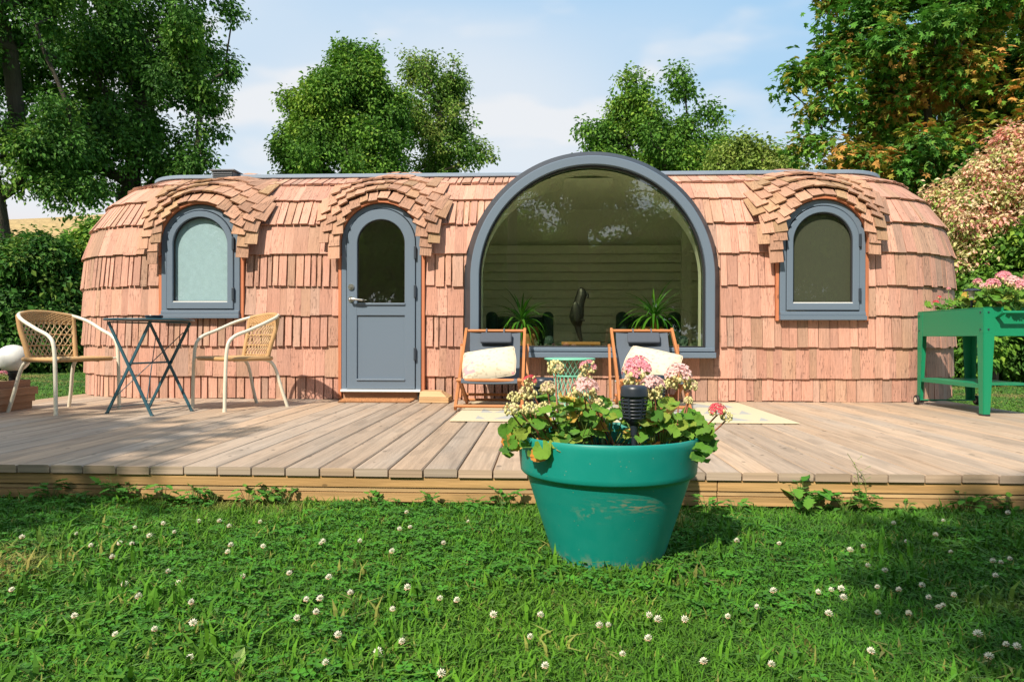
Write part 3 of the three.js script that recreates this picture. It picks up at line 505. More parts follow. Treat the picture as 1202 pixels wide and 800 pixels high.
wickerChair('cream framed wicker armchair standing before the shingles between window and door', [219.8, 478.8], [267.8, 483], [284.9, 475], [327.3, 477]);
// ---------------------------------------------------------------- folding metal table
{
  M.teal = mat([0.022, 0.075, 0.10], 0.4);
  const A = onY(121.3, 485.2, 0), B = onY(173.2, 488.5, 0), C = onY(176.5, 479.9, 0), D = onY(229.8, 481.9, 0), m = V(0, 0, 0); [A, B, C, D].forEach(q => m.addScaledVector(q, 0.25));
  const ax = B.clone().sub(A).add(D).sub(C).normalize(), t = thing('folding_table', 'round dark teal folding bistro table between the wicker armchairs', 'table', [m.x, 0, m.z], Math.atan2(-ax.z, ax.x));
  const hx = 0.225, hz = 0.185, H = 0.695;
  part('table_top', [new THREE.CylinderGeometry(0.30, 0.30, 0.006, 48).translate(0, H, 0), new THREE.TorusGeometry(0.30, 0.008, 6, 48).rotateX(Math.PI / 2).translate(0, H - 0.003, 0)], M.teal, t);
  for (const z of [hz, -hz]) for (const s of [-1, 1]) { const e = s * 0.008; part('leg', [beam(V(s * hx, 0.002, z + e), V(-s * hx * 0.86, H - 0.02, z + e), 0.009, 0.022, V(0, 0, 1)), cbox(s * hx - 0.014, s * hx + 0.014, 0, 0.012, z + e - 0.008, z + e + 0.008, 0.003)], M.teal, t); }
  part('pivot_bar', rod(V(0, 0.372, -hz), V(0, 0.372, hz), 0.007, 0.007, 8), M.teal, t);
  for (const s of [-1, 1]) { part('foot_stretcher', rod(V(s * hx * 0.92, 0.045, -hz), V(s * hx * 0.92, 0.045, hz), 0.0035, 0.0035, 6), M.teal, t); part('top_bar', rod(V(s * hx * 0.84, H - 0.022, -hz), V(s * hx * 0.84, H - 0.022, hz), 0.006, 0.006, 6), M.teal, t); }
  part('brace', rod(V(hx * 0.75, 0.10, hz), V(-hx * 0.6, 0.60, -hz), 0.0035, 0.0035, 6), M.teal, t); part('brace', rod(V(-hx * 0.75, 0.10, hz), V(hx * 0.6, 0.60, -hz), 0.0035, 0.0035, 6), M.teal, t);
  const dish = thing('ash_tray', 'small dark dish on the round folding table', 'dish', [m.x + 0.03, 0.701, m.z]);
  part('bowl', lathe([[0, 0], [0.045, 0], [0.062, 0.012], [0.062, 0.026], [0.055, 0.026], [0.05, 0.012], [0, 0.008]], 28), mat([0.012, 0.02, 0.03], 0.3), dish);
}
// ---------------------------------------------------------------- folding sling chairs with cushions
M.teak = mat([0.52, 0.20, 0.065], 0.5, { map: plankMap }); M.sling = mat([0.105, 0.13, 0.165], 0.9, { map: weave }); M.slingPad = mat([0.085, 0.10, 0.13], 0.9, { map: weave });
function slingChair(label, lx, rx, fl) {                    // px of the two top ends of the rails, and of a front foot
  const zt = 0.22, a = onZ(lx, 388, zt), b = onZ(rx, 388, zt), w = (b.x - a.x) / 2, H = a.y, cx = (a.x + b.x) / 2;
  const t = thing('folding_sling_chair', label, 'deck chair', [cx, 0.011, 0], 0, 'folding sling chairs before the great window');
  H; const zf = 1.0, ws = w + 0.028, F1 = V(0, 0.012, zf), T1 = V(0, H, zt), S1 = V(0, 0.225, 0.93), R1 = V(0, 0.012, 0.40), K = 0.036;
  for (const s of [-1, 1]) {
    const e = x => V(s * x, 0, 0), X = (p, x) => p.clone().add(e(x));
    part('back_rail', [beam(X(F1, w), X(T1, w), 0.022, K, V(1, 0, 0), [s, 0.3])], M.teak, t);
    part('seat_rail', [beam(X(S1, w - 0.026), X(R1, w - 0.026), 0.022, K, V(1, 0, 0), [s, 1.3])], M.teak, t);
    part('prop_rail', [beam(X(V(0, 0.05, 0.46), ws), X(V(0, 0.48, 0.34), ws), 0.02, 0.032, V(1, 0, 0), [s, 2.3]), cbox(s * ws - 0.012, s * ws + 0.012, 0.47, 0.502, 0.32, 0.355, 0.006)], M.teak, t);
    part('pivot_bolt', new THREE.CylinderGeometry(0.012, 0.012, 0.012, 10).rotateZ(Math.PI / 2).translate(s * (w + 0.016), 0.21, zf - 0.25), M.steel, t);
  }
  for (const [p, r] of [[V(0, H - 0.012, zt + 0.012), 0.014], [V(0, 0.225, 0.935), 0.014], [V(0, 0.03, zf - 0.012), 0.013], [V(0, 0.03, 0.42), 0.012], [V(0, 0.085, 0.55), 0.012]]) part('cross_bar', rod(V(-w, p.y, p.z), V(w, p.y, p.z), r, r, 10), M.teak, t);
  // the hanging cloth
  const path = new THREE.CatmullRomCurve3([V(0, H + 0.004, zt), V(0, H - 0.14, 0.30), V(0, 0.33, 0.42), V(0, 0.215, 0.56), V(0, 0.185, 0.72), V(0, 0.205, 0.86), V(0, 0.238, 0.945), V(0, 0.205, 0.955)]), sw = w - 0.038, g = new THREE.PlaneGeometry(1, 1, 12, 40), P = g.attributes.position, u = g.attributes.uv;
  for (let i = 0; i < P.count; i++) { const x = P.getX(i), q = path.getPoint(0.5 - P.getY(i)), sag = 0.012 * (1 - 4 * x * x); P.setXYZ(i, x * 2 * sw, q.y - sag * 0.5, q.z - sag); u.setXY(i, x * 0.5, (0.5 - P.getY(i)) * 1.0); }
  g.computeVertexNormals(); part('sling', g, M.sling, t);
  const top = path.getPoint(0.0), q1 = path.getPoint(0.11), pillow = part('head_pillow', new RoundedBoxGeometry(sw * 1.25, 0.10, 0.035, 4, 0.016), M.slingPad, t); pillow.position.set(0.01, H - 0.075, zt + 0.075); pillow.rotation.x = -0.45;
  for (const s of [-1, 1]) part('pillow_strap', beam(V(s * sw * 0.35, H + 0.008, zt + 0.02), V(s * sw * 0.35, H - 0.03, zt + 0.07), 0.012, 0.002), M.slingPad, t);
  return { t, cx, w, H };
}
const S1 = slingChair('grey sling chair with teak frame beside the door step', 547.5, 616), S2 = slingChair('grey sling chair with teak frame on the rug side away from the door', 717.5, 788.5);
{ // floral scatter cushions
  const flower = texture(512, 512, (u, v) => { const c = [0.66, 0.57, 0.42]; const b = fbm(u * 7, v * 7, 2.5, 3), s = smooth(0.60, 0.66, fbm(u * 9 + 9, v * 9, 6.1, 4)) * smooth(0.5, 0.6, fbm(u * 3, v * 3, 1.3, 2)), l = smooth(0.60, 0.66, fbm(u * 26, v * 26 + 4, 8.8, 3)); const st = 0.92 + 0.08 * hash3(u * 512 | 0, v * 512 | 0, 1); let o = c.map(q => q * (0.95 + 0.1 * b)); o = o.map((q, n) => lerp(q, [0.68, 0.22, 0.30][n], s * 0.75)); o = o.map((q, n) => lerp(q, [0.42, 0.36, 0.24][n], l * 0.6)); return o.map(q => q * st); });
  M.floral = mat([1, 1, 1], 0.9, { map: flower });
  const cushion = (w, h, d) => { const g = new THREE.SphereGeometry(1, 32, 20), P = g.attributes.position, u = g.attributes.uv; for (let i = 0; i < P.count; i++) { let x = P.getX(i), y = P.getY(i), z = P.getZ(i); const k = Math.max(Math.abs(x), Math.abs(y)), l = Math.hypot(x, y) || 1, sq = l / (k || 1); const sx = x * lerp(1, sq, 0.75), sy = y * lerp(1, sq, 0.75), e = Math.max(Math.abs(sx), Math.abs(sy)); P.setXYZ(i, sx * w / 2, sy * h / 2, z * d / 2 * (1 - 0.5 * e ** 4) * (1 + 0.12 * noise3(x * 3 + 5, y * 3, z * 2))); u.setXY(i, sx * 0.45 + 0.5, sy * 0.45 + 0.5); } g.computeVertexNormals(); return g; };
  for (const [c, rz, dx, dy, dz, rx, ry, label] of [[S1, 0.06, -0.02, 0.355, 0.68, -0.62, -0.15, 'cream floral cushion lying square on the sling chair near the door'], [S2, -0.42, 0.02, 0.36, 0.70, -0.72, -0.2, 'cream floral cushion tilted on its corner on the other sling chair']]) {
    const t = thing('floral_cushion', label, 'cushion', [c.cx + dx, dy, dz]); const o = part('cover', cushion(0.44, 0.29, 0.14), M.floral, t); o.rotation.set(rx, ry, rz);
    const q = []; for (let k = 0; k < 24; k++) { const a = k / 24 * 6.283, e = 1 / Math.max(Math.abs(Math.cos(a)), Math.abs(Math.sin(a))), l = lerp(1, e, 0.75); q.push(V(Math.cos(a) * l * 0.22, Math.sin(a) * l * 0.145, 0)); } part('piping', tube(q, 0.0035, 60, 5, true), M.floral, o);
  }
}
// ---------------------------------------------------------------- mint wire side table
{
  const top = onZ(669, 420, 0.52), t = thing('wire_side_table', 'mint green wire drum side table between the sling chairs', 'side table', [top.x, 0.011, 0.5]), R = 0.205, H = top.y - 0.011;
  M.mint = mat([0.17, 0.48, 0.35], 0.4);
  part('table_top', [new THREE.CylinderGeometry(R, R, 0.014, 40).translate(0, H - 0.007, 0), new THREE.TorusGeometry(R, 0.008, 6, 40).rotateX(Math.PI / 2).translate(0, H - 0.008, 0)], M.mint, t);
  part('base_ring', new THREE.TorusGeometry(R * 0.92, 0.007, 6, 40).rotateX(Math.PI / 2).translate(0, 0.007, 0), M.mint, t);
  part('waist_ring', new THREE.TorusGeometry(R * 0.64, 0.006, 6, 40).rotateX(Math.PI / 2).translate(0, H * 0.62, 0), M.mint, t);
  for (let i = 0; i < 24; i++) for (const s of [-1, 1]) { const a = i / 24 * 6.283, b = a + s * 0.9, c = a + s * 0.35; part('wire', tube([V(Math.cos(a) * R * 0.92, 0.007, Math.sin(a) * R * 0.92), V(Math.cos(c) * R * 0.66, H * 0.5, Math.sin(c) * R * 0.66), V(Math.cos(b * 0.5 + a * 0.5) * R * 0.64, H * 0.62, Math.sin(b * 0.5 + a * 0.5) * R * 0.64), V(Math.cos(b) * R * 0.95, H - 0.012, Math.sin(b) * R * 0.95)], 0.0026, 12, 4), M.mint, t); }
}
// ---------------------------------------------------------------- slatted wooden planter with globe lamp
{
  const t = thing('slatted_planter', 'low wooden planter of overlapping slats at the deck edge', 'planter', [-4.27, 0, 1.62]), r = rng(31), hw = 0.235, hd = 0.66;
  for (let k = 0; k < 4; k++) { const y = 0.002 + k * 0.056, o = 0.014 * k - (k === 3 ? 0.05 : 0), o2 = o - 0.006; for (const s of [-1, 1]) {
    const c = [0.31, 0.20, 0.13].map(q => q * (0.85 + 0.35 * r()));
    part('slat', paint(beam(V(s * (hw + o2 - 0.01), y + 0.03, -hd - o2), V(s * (hw + o2 - 0.01), y + 0.03, hd + o2), 0.02, 0.058, V(1, 0, s * 0.0), [r() * 5, r() * 5]), c), M.plank, t).rotation.z = 0;
    part('slat', paint(beam(V(-hw - o2 + 0.02, y + 0.03, s * (hd + o2 - 0.01)), V(hw + o2 - 0.02, y + 0.03, s * (hd + o2 - 0.01)), 0.02, 0.058, V(0, 0, 1), [r() * 5, r() * 5]), c), M.plank, t); } }
  part('soil', cbox(-hw + 0.03, hw - 0.03, 0.02, 0.2, -hd + 0.03, hd - 0.03, 0.01), mat([0.035, 0.022, 0.014], 1, { map: roughGrit }), t);
  const gp = onZ(15, 420.5, 1.05), l = thing('globe_lamp', 'white globe garden lamp standing in the slatted planter', 'lamp', [gp.x, 0.2, 1.05]);
  part('globe', new THREE.SphereGeometry(0.112, 40, 28).scale(1.04, 0.95, 1.04).translate(0, gp.y - 0.2, 0), mat([0.78, 0.78, 0.75], 0.3, { transmission: 0.15, thickness: 0 }), l);
  part('socket', lathe([[0, 0], [0.03, 0], [0.03, 0.06], [0.055, 0.075], [0.055, gp.y - 0.285], [0, gp.y - 0.285]], 20), M.rubber, l);
}
// ---------------------------------------------------------------- green raised planter on wheels
{
  const x0 = 3.22, x1 = 3.66, z0 = 0.16, z1 = 1.06, Y0 = 0.585, Y1 = 0.79; M.green = mat([0.006, 0.205, 0.095], 0.42, { bumpMap: fineGrit, bumpScale: 0.0005 });
  const t = thing('raised_planter', 'bright green metal raised planter on tall tapered legs with wheels', 'planter', [(x0 + x1) / 2, 0, (z0 + z1) / 2]), hw = (x1 - x0) / 2, hd = (z1 - z0) / 2, e = 0.012;
  for (const s of [-1, 1]) { part('side_panel', cbox(s * hw - 0.006, s * hw + 0.006, Y0, Y1, -hd, hd, 0.002), M.green, t); part('end_panel', cbox(-hw, hw, Y0, Y1, s * hd - 0.006, s * hd + 0.006, 0.002), M.green, t); part('rim', cbox(s * (hw - 0.004) - 0.012, s * (hw - 0.004) + 0.012, Y1, Y1 + 0.006, -hd, hd, 0.002), M.green, t); part('rim', cbox(-hw, hw, Y1 + 0.001, Y1 + 0.006, s * (hd - 0.004) - 0.012, s * (hd - 0.004) + 0.012, 0.002), M.green, t); }
  part('tray_floor', cbox(-hw, hw, Y0 + 0.005, Y0 + 0.012, -hd, hd, 0.002), M.green, t);
  part('soil', cbox(-hw + 0.02, hw - 0.02, Y0 + 0.02, Y1 - 0.03, -hd + 0.02, hd - 0.02, 0.008), mat([0.03, 0.02, 0.013], 1, { map: roughGrit }), t);
  for (const sx of [-1, 1]) for (const sz of [-1, 1]) {
    const y0 = sz < 0 ? 0.04 : 0.012, X = sx * (hw + 0.004), Z = sz * (hd + 0.004), wt = 0.075, wb = 0.045, th = 0.004, G = [];
    G.push(hex([V(X, y0, Z), V(X - sx * wb, y0, Z), V(X - sx * wb, y0, Z + sz * th), V(X, y0, Z + sz * th), V(X, Y0 + 0.02, Z), V(X - sx * wt, Y0 + 0.02, Z), V(X - sx * wt, Y0 + 0.02, Z + sz * th), V(X, Y0 + 0.02, Z + sz * th)]), cbox(Math.min(X, X - sx * wt), Math.max(X, X - sx * wt), Y0 + 0.02, Y1 - 0.003, Math.min(Z, Z + sz * th), Math.max(Z, Z + sz * th), 0.001));
    G.push(hex([V(X, y0, Z), V(X, y0, Z - sz * wb), V(X + sx * th, y0, Z - sz * wb), V(X + sx * th, y0, Z), V(X, Y0 + 0.02, Z), V(X, Y0 + 0.02, Z - sz * wt), V(X + sx * th, Y0 + 0.02, Z - sz * wt), V(X + sx * th, Y0 + 0.02, Z)]), cbox(Math.min(X, X + sx * th), Math.max(X, X + sx * th), Y0 + 0.02, Y1 - 0.003, Math.min(Z, Z - sz * wt), Math.max(Z, Z - sz * wt), 0.001));
    const leg = part('leg', G, M.green, t);
    if (sz < 0) { const w = part('wheel', new THREE.TorusGeometry(0.03, 0.013, 8, 20).rotateY(Math.PI / 2).translate(X + sx * 0.025, 0.043, Z + 0.03), M.rubber, t); part('hub', new THREE.CylinderGeometry(0.022, 0.022, 0.024, 14).rotateZ(Math.PI / 2).translate(X + sx * 0.025, 0.043, Z + 0.03), mat([0.55, 0.5, 0.4], 0.5), w); }
    else part('foot', cbox(Math.min(X + sx * 0.006, X - sx * 0.048), Math.max(X + sx * 0.006, X - sx * 0.048), 0.001, 0.013, Z - 0.047, Z + 0.006, 0.002), M.rubber, t);
    for (const y of [Y0 + 0.05, Y1 - 0.03]) { part('bolt', new THREE.CylinderGeometry(0.006, 0.006, 0.008, 8).rotateX(Math.PI / 2).translate(X - sx * 0.03, y, Z + sz * 0.006), M.hinge, leg); part('bolt', new THREE.CylinderGeometry(0.006, 0.006, 0.008, 8).rotateZ(Math.PI / 2).translate(X + sx * 0.006, y, Z - sz * 0.03), M.hinge, leg); }
  }
  part('shelf', [cbox(-hw - 0.002, hw + 0.002, 0.225, 0.231, -hd + 0.005, hd - 0.005, 0.002), cbox(-hw - 0.003, -hw + 0.004, 0.2, 0.231, -hd + 0.005, hd - 0.005, 0.001), cbox(hw - 0.004, hw + 0.003, 0.2, 0.231, -hd + 0.005, hd - 0.005, 0.001)], M.green, t);
  part('axle', rod(V(-hw - 0.02, 0.043, -hd + 0.026), V(hw + 0.02, 0.043, -hd + 0.026), 0.006, 0.006, 8), M.green, t);
  part('handle', [beam(V(-0.13, Y1 - 0.07, hd + 0.006), V(-0.13, Y1 - 0.035, hd + 0.09), 0.03, 0.006), beam(V(0.13, Y1 - 0.07, hd + 0.006), V(0.13, Y1 - 0.035, hd + 0.09), 0.03, 0.006), rod(V(-0.15, Y1 - 0.035, hd + 0.092), V(0.15, Y1 - 0.035, hd + 0.092), 0.011, 0.011, 10)], M.green, t);
}
// ---------------------------------------------------------------- leaves and flowers
function scallop(seed, n = 20) {                           // round scalloped leaf of radius 1, cupped, stalk notch at -z
  const r = rng(seed), P = [V(0, 0, -0.1)], f = []; for (let i = 0; i <= n; i++) { const a = -Math.PI / 2 + 0.22 + i / n * (2 * Math.PI - 0.44), rad = (i % 2 ? 1.02 : 0.93) * (0.96 + 0.08 * r()) * (1 - 0.09 * Math.abs(Math.sin(a * 2.5 + 0.8))), y = 0.16 + 0.14 * Math.sin(a * 3 + seed) + 0.08 * (i % 2); P.push(V(Math.cos(a) * rad, y, Math.sin(a) * rad)); }
  const Q = []; for (let i = 1; i <= n; i++) { Q.push(V(P[i].x * 0.55, P[i].y * 0.15 + 0.02, P[i].z * 0.55)); } Q.push(V(P[n + 1].x * 0.55, 0.03, P[n + 1].z * 0.55));
  const base = P.length; P.push(...Q); for (let i = 1; i <= n; i++) { f.push([0, base + i, base + i - 1], [base + i - 1, base + i, i + 1, i]); }
  return quadFaces(P, f);
}
const geraniumLeaf = [1, 2, 3, 4].map(s => scallop(s));
const leafTones = [[0.09, 0.23, 0.022], [0.15, 0.29, 0.03], [0.055, 0.16, 0.02], [0.22, 0.30, 0.04], [0.12, 0.25, 0.03]].map(c => leafMat({ color: lin(c), transmission: 0.3 }));
const autumnLeaf = leafMat({ color: lin([0.55, 0.22, 0.04]), transmission: 0.3 }), yellowLeaf = leafMat({ color: lin([0.55, 0.36, 0.07]), transmission: 0.3 });
M.stem = mat([0.30, 0.11, 0.06], 0.6); M.greenStem = mat([0.13, 0.2, 0.04], 0.6); M.bud = mat([0.56, 0.50, 0.22], 0.6); M.budGreen = mat([0.36, 0.42, 0.10], 0.6);
const petalMat = { pink: leafMat({ color: lin([0.80, 0.34, 0.40]) }), pale: leafMat({ color: lin([0.84, 0.54, 0.52]) }), red: leafMat({ color: lin([0.72, 0.10, 0.13]) }), cream: leafMat({ color: lin([0.66, 0.52, 0.34]) }) };
function headGeo(seed, R, openShare) {                    // [petals, buds] of an umbel of radius R
  const r = rng(seed), pet = [], bud = [];
  for (let i = 0; i < 34; i++) {
    const y = 1 - 1.75 * (i + 0.5) / 34, a = i * 2.39996 + r(), s = Math.sqrt(Math.max(0, 1 - y * y)), d = V(Math.cos(a) * s, y * 0.85, Math.sin(a) * s), c = d.clone().multiplyScalar(R * (0.8 + 0.3 * r()));
    if (r() < openShare * smooth(-0.4, 0.35, y) * 1.25) {
      const q = new THREE.Quaternion().setFromUnitVectors(V(0, 1, 0), d.clone().add(V(0, 0.35, 0)).normalize()), k = R * (0.36 + 0.14 * r()), t = r() * 6;
      for (let n = 0; n < 5; n++) { const f = t + n * 1.2566, P = (a1, rad, h) => V(Math.cos(f + a1) * rad * k, h * k, Math.sin(f + a1) * rad * k).applyQuaternion(q).add(c); pet.push(quadFaces([P(0, 0.08, 0), P(-0.5, 0.75, 0.22), P(0, 1.05, 0.12), P(0.5, 0.75, 0.22)], [[0, 3, 2, 1]])); }
    } else { const k = R * (0.15 + 0.09 * r()); bud.push(new THREE.IcosahedronGeometry(k, 1).scale(0.85, 1.15, 0.85).translate(c.x, c.y, c.z)); bud.push(rod(V(0, -R * 0.5, 0), c, R * 0.02, R * 0.02, 3)); }
  }
  return [pet.length ? merge(pet) : null, bud.length ? merge(bud) : null];
}
const HEADS = {}; for (const [k, o] of [['full', 0.95], ['half', 0.5], ['bud', 0.06]]) HEADS[k] = [11, 12, 13].map(s => headGeo(s, 1, o));
function flowerHead(t, root, p, R, kind, tone = 'cream', n = 0, stemMat = M.stem) { // stem from root to p (both in the plant's frame) and the umbel on it
  const mid = root.clone().lerp(p, 0.55).add(V((p.x - root.x) * 0.18, 0.01, (p.z - root.z) * 0.18));
  part('flower_stem', tube([root, mid, p.clone().add(V(0, -R * 0.5, 0))], 0.0026, 10, 5), stemMat, t);
  const [pet, bud] = HEADS[kind][n % 3]; let h;
  if (pet) { h = part('flower_head', pet, petalMat[tone], t); if (bud) part('buds', bud, M.bud, h); } else h = part('flower_buds', bud, M.bud, t);
  h.position.copy(p); h.scale.setScalar(R); h.rotation.y = n * 1.7;
}
function leafAt(t, r, p, s, m, down = 0.35) { const o = part('leaf', geraniumLeaf[(r() * 4) | 0], m, t); o.position.copy(p); o.scale.setScalar(s); o.rotation.set(down + (r() - 0.5) * 1.1, r() * 6.28, (r() - 0.5) * 1.1, 'XYZ'); return o; }

// ---------------------------------------------------------------- the big teal pot
const POT = V(0.21, GY, 4.06);
{
  const t = thing('plant_pot', 'large teal plastic plant pot standing on the lawn, scuffed on its side', 'plant pot', POT.toArray()); t.scale.set(0.965, 1.035, 0.965);
  const H = 0.405, rim = 0.306, prof = [[0, 0], [0.168, 0], [0.180, 0.006], [0.185, 0.02], [0.272, 0.272], [0.276, 0.284], [0.288, 0.286], [0.294, 0.292], [0.3045, 0.39], [0.3035, H - 0.003], [0.299, H], [0.293, H - 0.002], [0.288, 0.37], [0.268, 0.28], [0.24, 0.22], [0, 0.22]];
  const fine = []; for (let i = 0; i < prof.length - 1; i++) { const n = Math.hypot(prof[i + 1][0] - prof[i][0], prof[i + 1][1] - prof[i][1]) > 0.06 ? 8 : 1; for (let k = 0; k < n; k++) fine.push([lerp(prof[i][0], prof[i + 1][0], k / n), lerp(prof[i][1], prof[i + 1][1], k / n)]); } fine.push(prof[prof.length - 1]);
  const g = lathe(fine, 96), P = g.attributes.position, uv = g.attributes.uv; for (let i = 0; i < P.count; i++) uv.setXY(i, uv.getX(i), clamp(P.getY(i) / H));
  // u at angle: lathe starts at +z and turns to +x; scuffs of dry soil on the side towards the camera, soil splashed along the foot
  const scuff = texture(2048, 512, (u, v) => {
    let a = u > 0.5 ? u - 1 : u, k = 0;
    const x = (a - 0.045) / 0.045, y = (v - 0.56 + x * 0.012) / 0.06, band = Math.exp(-(x * x * 0.7 + y * y * 2)); k += band * smooth(0.46, 0.66, fbm(a * 60 - v * 14, v * 90 + a * 30, 3, 4)) * 0.75;
    k += 0.8 * smooth(0.05, 0.0, Math.abs(v - 0.535 + (a - 0.06) * 1.0) * 12) * smooth(0.028, 0.016, Math.abs(a - 0.065)) * smooth(0.4, 0.6, fbm(a * 300, v * 40, 1, 2));
    k += 0.45 * Math.exp(-(((a + 0.045) / 0.03) ** 2 + ((v - 0.5) / 0.05) ** 2)) * smooth(0.5, 0.75, fbm(a * 120, v * 40, 8, 4));
    const foot = smooth(0.17, 0.02, v + 0.10 * (fbm(u * 30, v * 6, 5, 3) - 0.5)) * smooth(0.42, 0.6, fbm(u * 160, v * 50, 6, 4)); k = Math.max(k, foot * 0.8);
    const speck = hash3((u * 700) | 0, (v * 180) | 0, 9) > 0.9988 ? 0.5 : 0; k = clamp(Math.max(k, speck));
    const w = 0.93 + 0.1 * fbm(u * 40, v * 12, 4, 4) + 0.03 * (hash3((u * 2048) | 0, (v * 512) | 0, 2) - 0.5); return [lerp(0.008 * w, 0.34, k), lerp(0.235 * w, 0.27, k), lerp(0.195 * w, 0.17, k)];
  });
  part('pot_wall', g, mat([1, 1, 1], 0.42, { map: scuff, bumpMap: scuff, bumpScale: 0.0006 }), t);
  part('soil', new THREE.CircleGeometry(0.285, 40).rotateX(-Math.PI / 2).translate(0, 0.335, 0), mat([0.03, 0.02, 0.013], 1, { map: roughGrit, bumpMap: roughGrit, bumpScale: 0.02 }), t);
}
{
  const top = POT.y + 0.347, rr = rng(88), D0 = 2.38;
  const plants = [
    ['red and cream geranium at the side of the pot nearer the door', -0.14, 0.02, [[622, 447, 2.3, 0.026, 'half', 'red'], [619, 462, 2.3, 0.033, 'bud'], [604, 466, 2.3, 0.026, 'bud'], [643, 456, 2.35, 0.034, 'half', 'cream'], [601, 481, 2.22, 0.03, 'bud'], [622, 480, 2.25, 0.032, 'bud'], [652, 432, 2.5, 0.037, 'bud'], [639, 478, 2.3, 0.026, 'bud']], [-0.36, -0.02, -0.24, 0.24, 130]],
    ['pale pink geranium rising from the middle of the pot', -0.01, -0.06, [[690, 431, 2.45, 0.034, 'half', 'pink'], [686, 444, 2.45, 0.028, 'bud'], [686, 456, 2.3, 0.041, 'full', 'pale'], [673, 467, 2.35, 0.026, 'bud'], [700, 474, 2.3, 0.028, 'bud'], [668, 490, 2.5, 0.03, 'half', 'cream']], [-0.14, 0.10, -0.26, 0.16, 60]],
    ['bright pink geranium at the side of the pot away from the door', 0.16, 0.0, [[748, 433, 2.5, 0.05, 'full', 'pink'], [744, 446, 2.5, 0.04, 'bud'], [765, 452, 2.25, 0.036, 'full', 'pale'], [769, 464, 2.25, 0.026, 'bud'], [797, 440, 2.4, 0.043, 'full', 'pale'], [786, 450, 2.4, 0.033, 'bud'], [810, 452, 2.4, 0.03, 'bud'], [842, 482, 2.25, 0.026, 'full', 'red'], [853, 489, 2.25, 0.022, 'bud'], [808, 470, 2.35, 0.018, 'bud']], [0.07, 0.34, -0.24, 0.22, 140]],
  ];
  for (const [label, dx, dz, heads, [xa, xb, za, zb, n]] of plants) {
    const o = V(POT.x + dx, top, POT.z + dz), t = thing('geranium', label, 'flower', o.toArray(), 0, 'geraniums in the big teal pot');
    heads.forEach(([px, py, dep, R, kind, tone], i) => flowerHead(t, V((rr() - 0.5) * 0.12, 0, (rr() - 0.5) * 0.1), atDepth(px, py, dep - 0.08).sub(o), R * (kind === 'full' ? 0.95 : 0.8), kind, tone, i));
    for (let i = 0; i < n;) {
      const x = lerp(xa, xb, rr()), z = lerp(za, zb, rr()), rad = Math.hypot(x, z); if (rad > 0.335) continue;
      if (x > -0.02 && x < 0.08 && z > -0.12) { if (rr() < 0.8) continue; }
      const over = smooth(0.24, 0.34, rad), y = 0.01 + (0.05 + 0.12 * fbm(x * 9, 4, z * 9, 2)) * rr() * (1 - 0.3 * over) + 0.045 - over * 0.03 - (rad > 0.30 ? 0.02 : 0);
      const m = rr() < 0.035 ? autumnLeaf : rr() < 0.05 ? yellowLeaf : leafTones[(rr() * 5) | 0], p = V(x - dx, y, z - dz);
      leafAt(t, rr, p, 0.018 + 0.017 * rr(), m, 0.25 + over * 0.3); if (i % 2 === 0) part('leaf_stalk', tube([V((x - dx) * 0.4, 0, (z - dz) * 0.4), V((x - dx) * 0.8, y * 0.6, (z - dz) * 0.8), p], 0.0016, 6, 4), M.greenStem, t);
      i++;
    }
    if (dx < -0.1) for (const [px, py, m] of [[604, 518, yellowLeaf], [594, 508, leafTones[0]], [606, 500, leafTones[1]]]) leafAt(t, rr, atDepth(px, py, 2.24).sub(o), 0.034, m, 1.1);
    if (dx > 0.1) for (const [px, py, m] of [[823, 517, leafTones[0]], [826, 507, leafTones[1]], [812, 522, leafTones[2]], [776, 496, autumnLeaf], [819, 499, leafTones[4]]]) leafAt(t, rr, atDepth(px, py, 2.2).sub(o), 0.036, m, 1.0);
  }
  // solar torches pushed into the soil
  M.torch = mat([0.018, 0.024, 0.035], 0.38);
  for (const [px, py, dep, k, label] of [[744.5, 452, 2.2, 1, 'black ribbed garden torch standing before the bright pink geranium'], [637.5, 443, 2.62, 1, 'black ribbed garden torch behind the geraniums near the door side'], [771, 440, 2.66, 0.8, 'black garden torch half hidden behind the bright pink geranium']]) {
    const q = atDepth(px, py, dep - 0.08), t = thing('garden_torch', label, 'garden torch', [q.x, POT.y + 0.3, q.z]), h = q.y - POT.y - 0.3, R = 0.041 * k;
    part('stake', [rod(V(0, 0, 0), V(0, h - 0.12, 0), 0.006, 0.0085, 8), rod(V(0, h - 0.15, 0), V(0, h - 0.105, 0), 0.010, 0.014, 10)], M.torch, t);
    part('cap', lathe([[0, h], [R * 0.78, h], [R * 0.93, h - 0.004], [R * 0.97, h - 0.012], [R * 1.02, h - 0.03], [R * 1.0, h - 0.036], [0, h - 0.036]], 32), M.torch, t);
    for (let n = 0; n < 6; n++) { const y = h - 0.044 - n * 0.0105, rad = R * (1.0 - 0.012 * n - 0.006 * n * n); part('rib', new THREE.TorusGeometry(rad - 0.004, 0.0036, 6, 32).rotateX(Math.PI / 2).translate(0, y, 0), M.torch, t); }
    part('lamp_core', lathe([[0, h - 0.036], [R * 0.72, h - 0.036], [R * 0.55, h - 0.1], [0, h - 0.1]], 20), mat([0.25, 0.26, 0.26], 0.4), t);
    part('cup', lathe([[R * 0.74, h - 0.098], [R * 0.6, h - 0.108], [0.014, h - 0.118], [0, h - 0.118]], 24), M.torch, t);
    for (let n = 0; n < 6; n++) { const a = n / 6 * 6.283; part('upright', beam(V(Math.cos(a) * R * 0.97, h - 0.036, Math.sin(a) * R * 0.97), V(Math.cos(a) * R * 0.74, h - 0.1, Math.sin(a) * R * 0.74), 0.005, 0.005, V(Math.cos(a), 0, Math.sin(a))), M.torch, t); }
  }
}
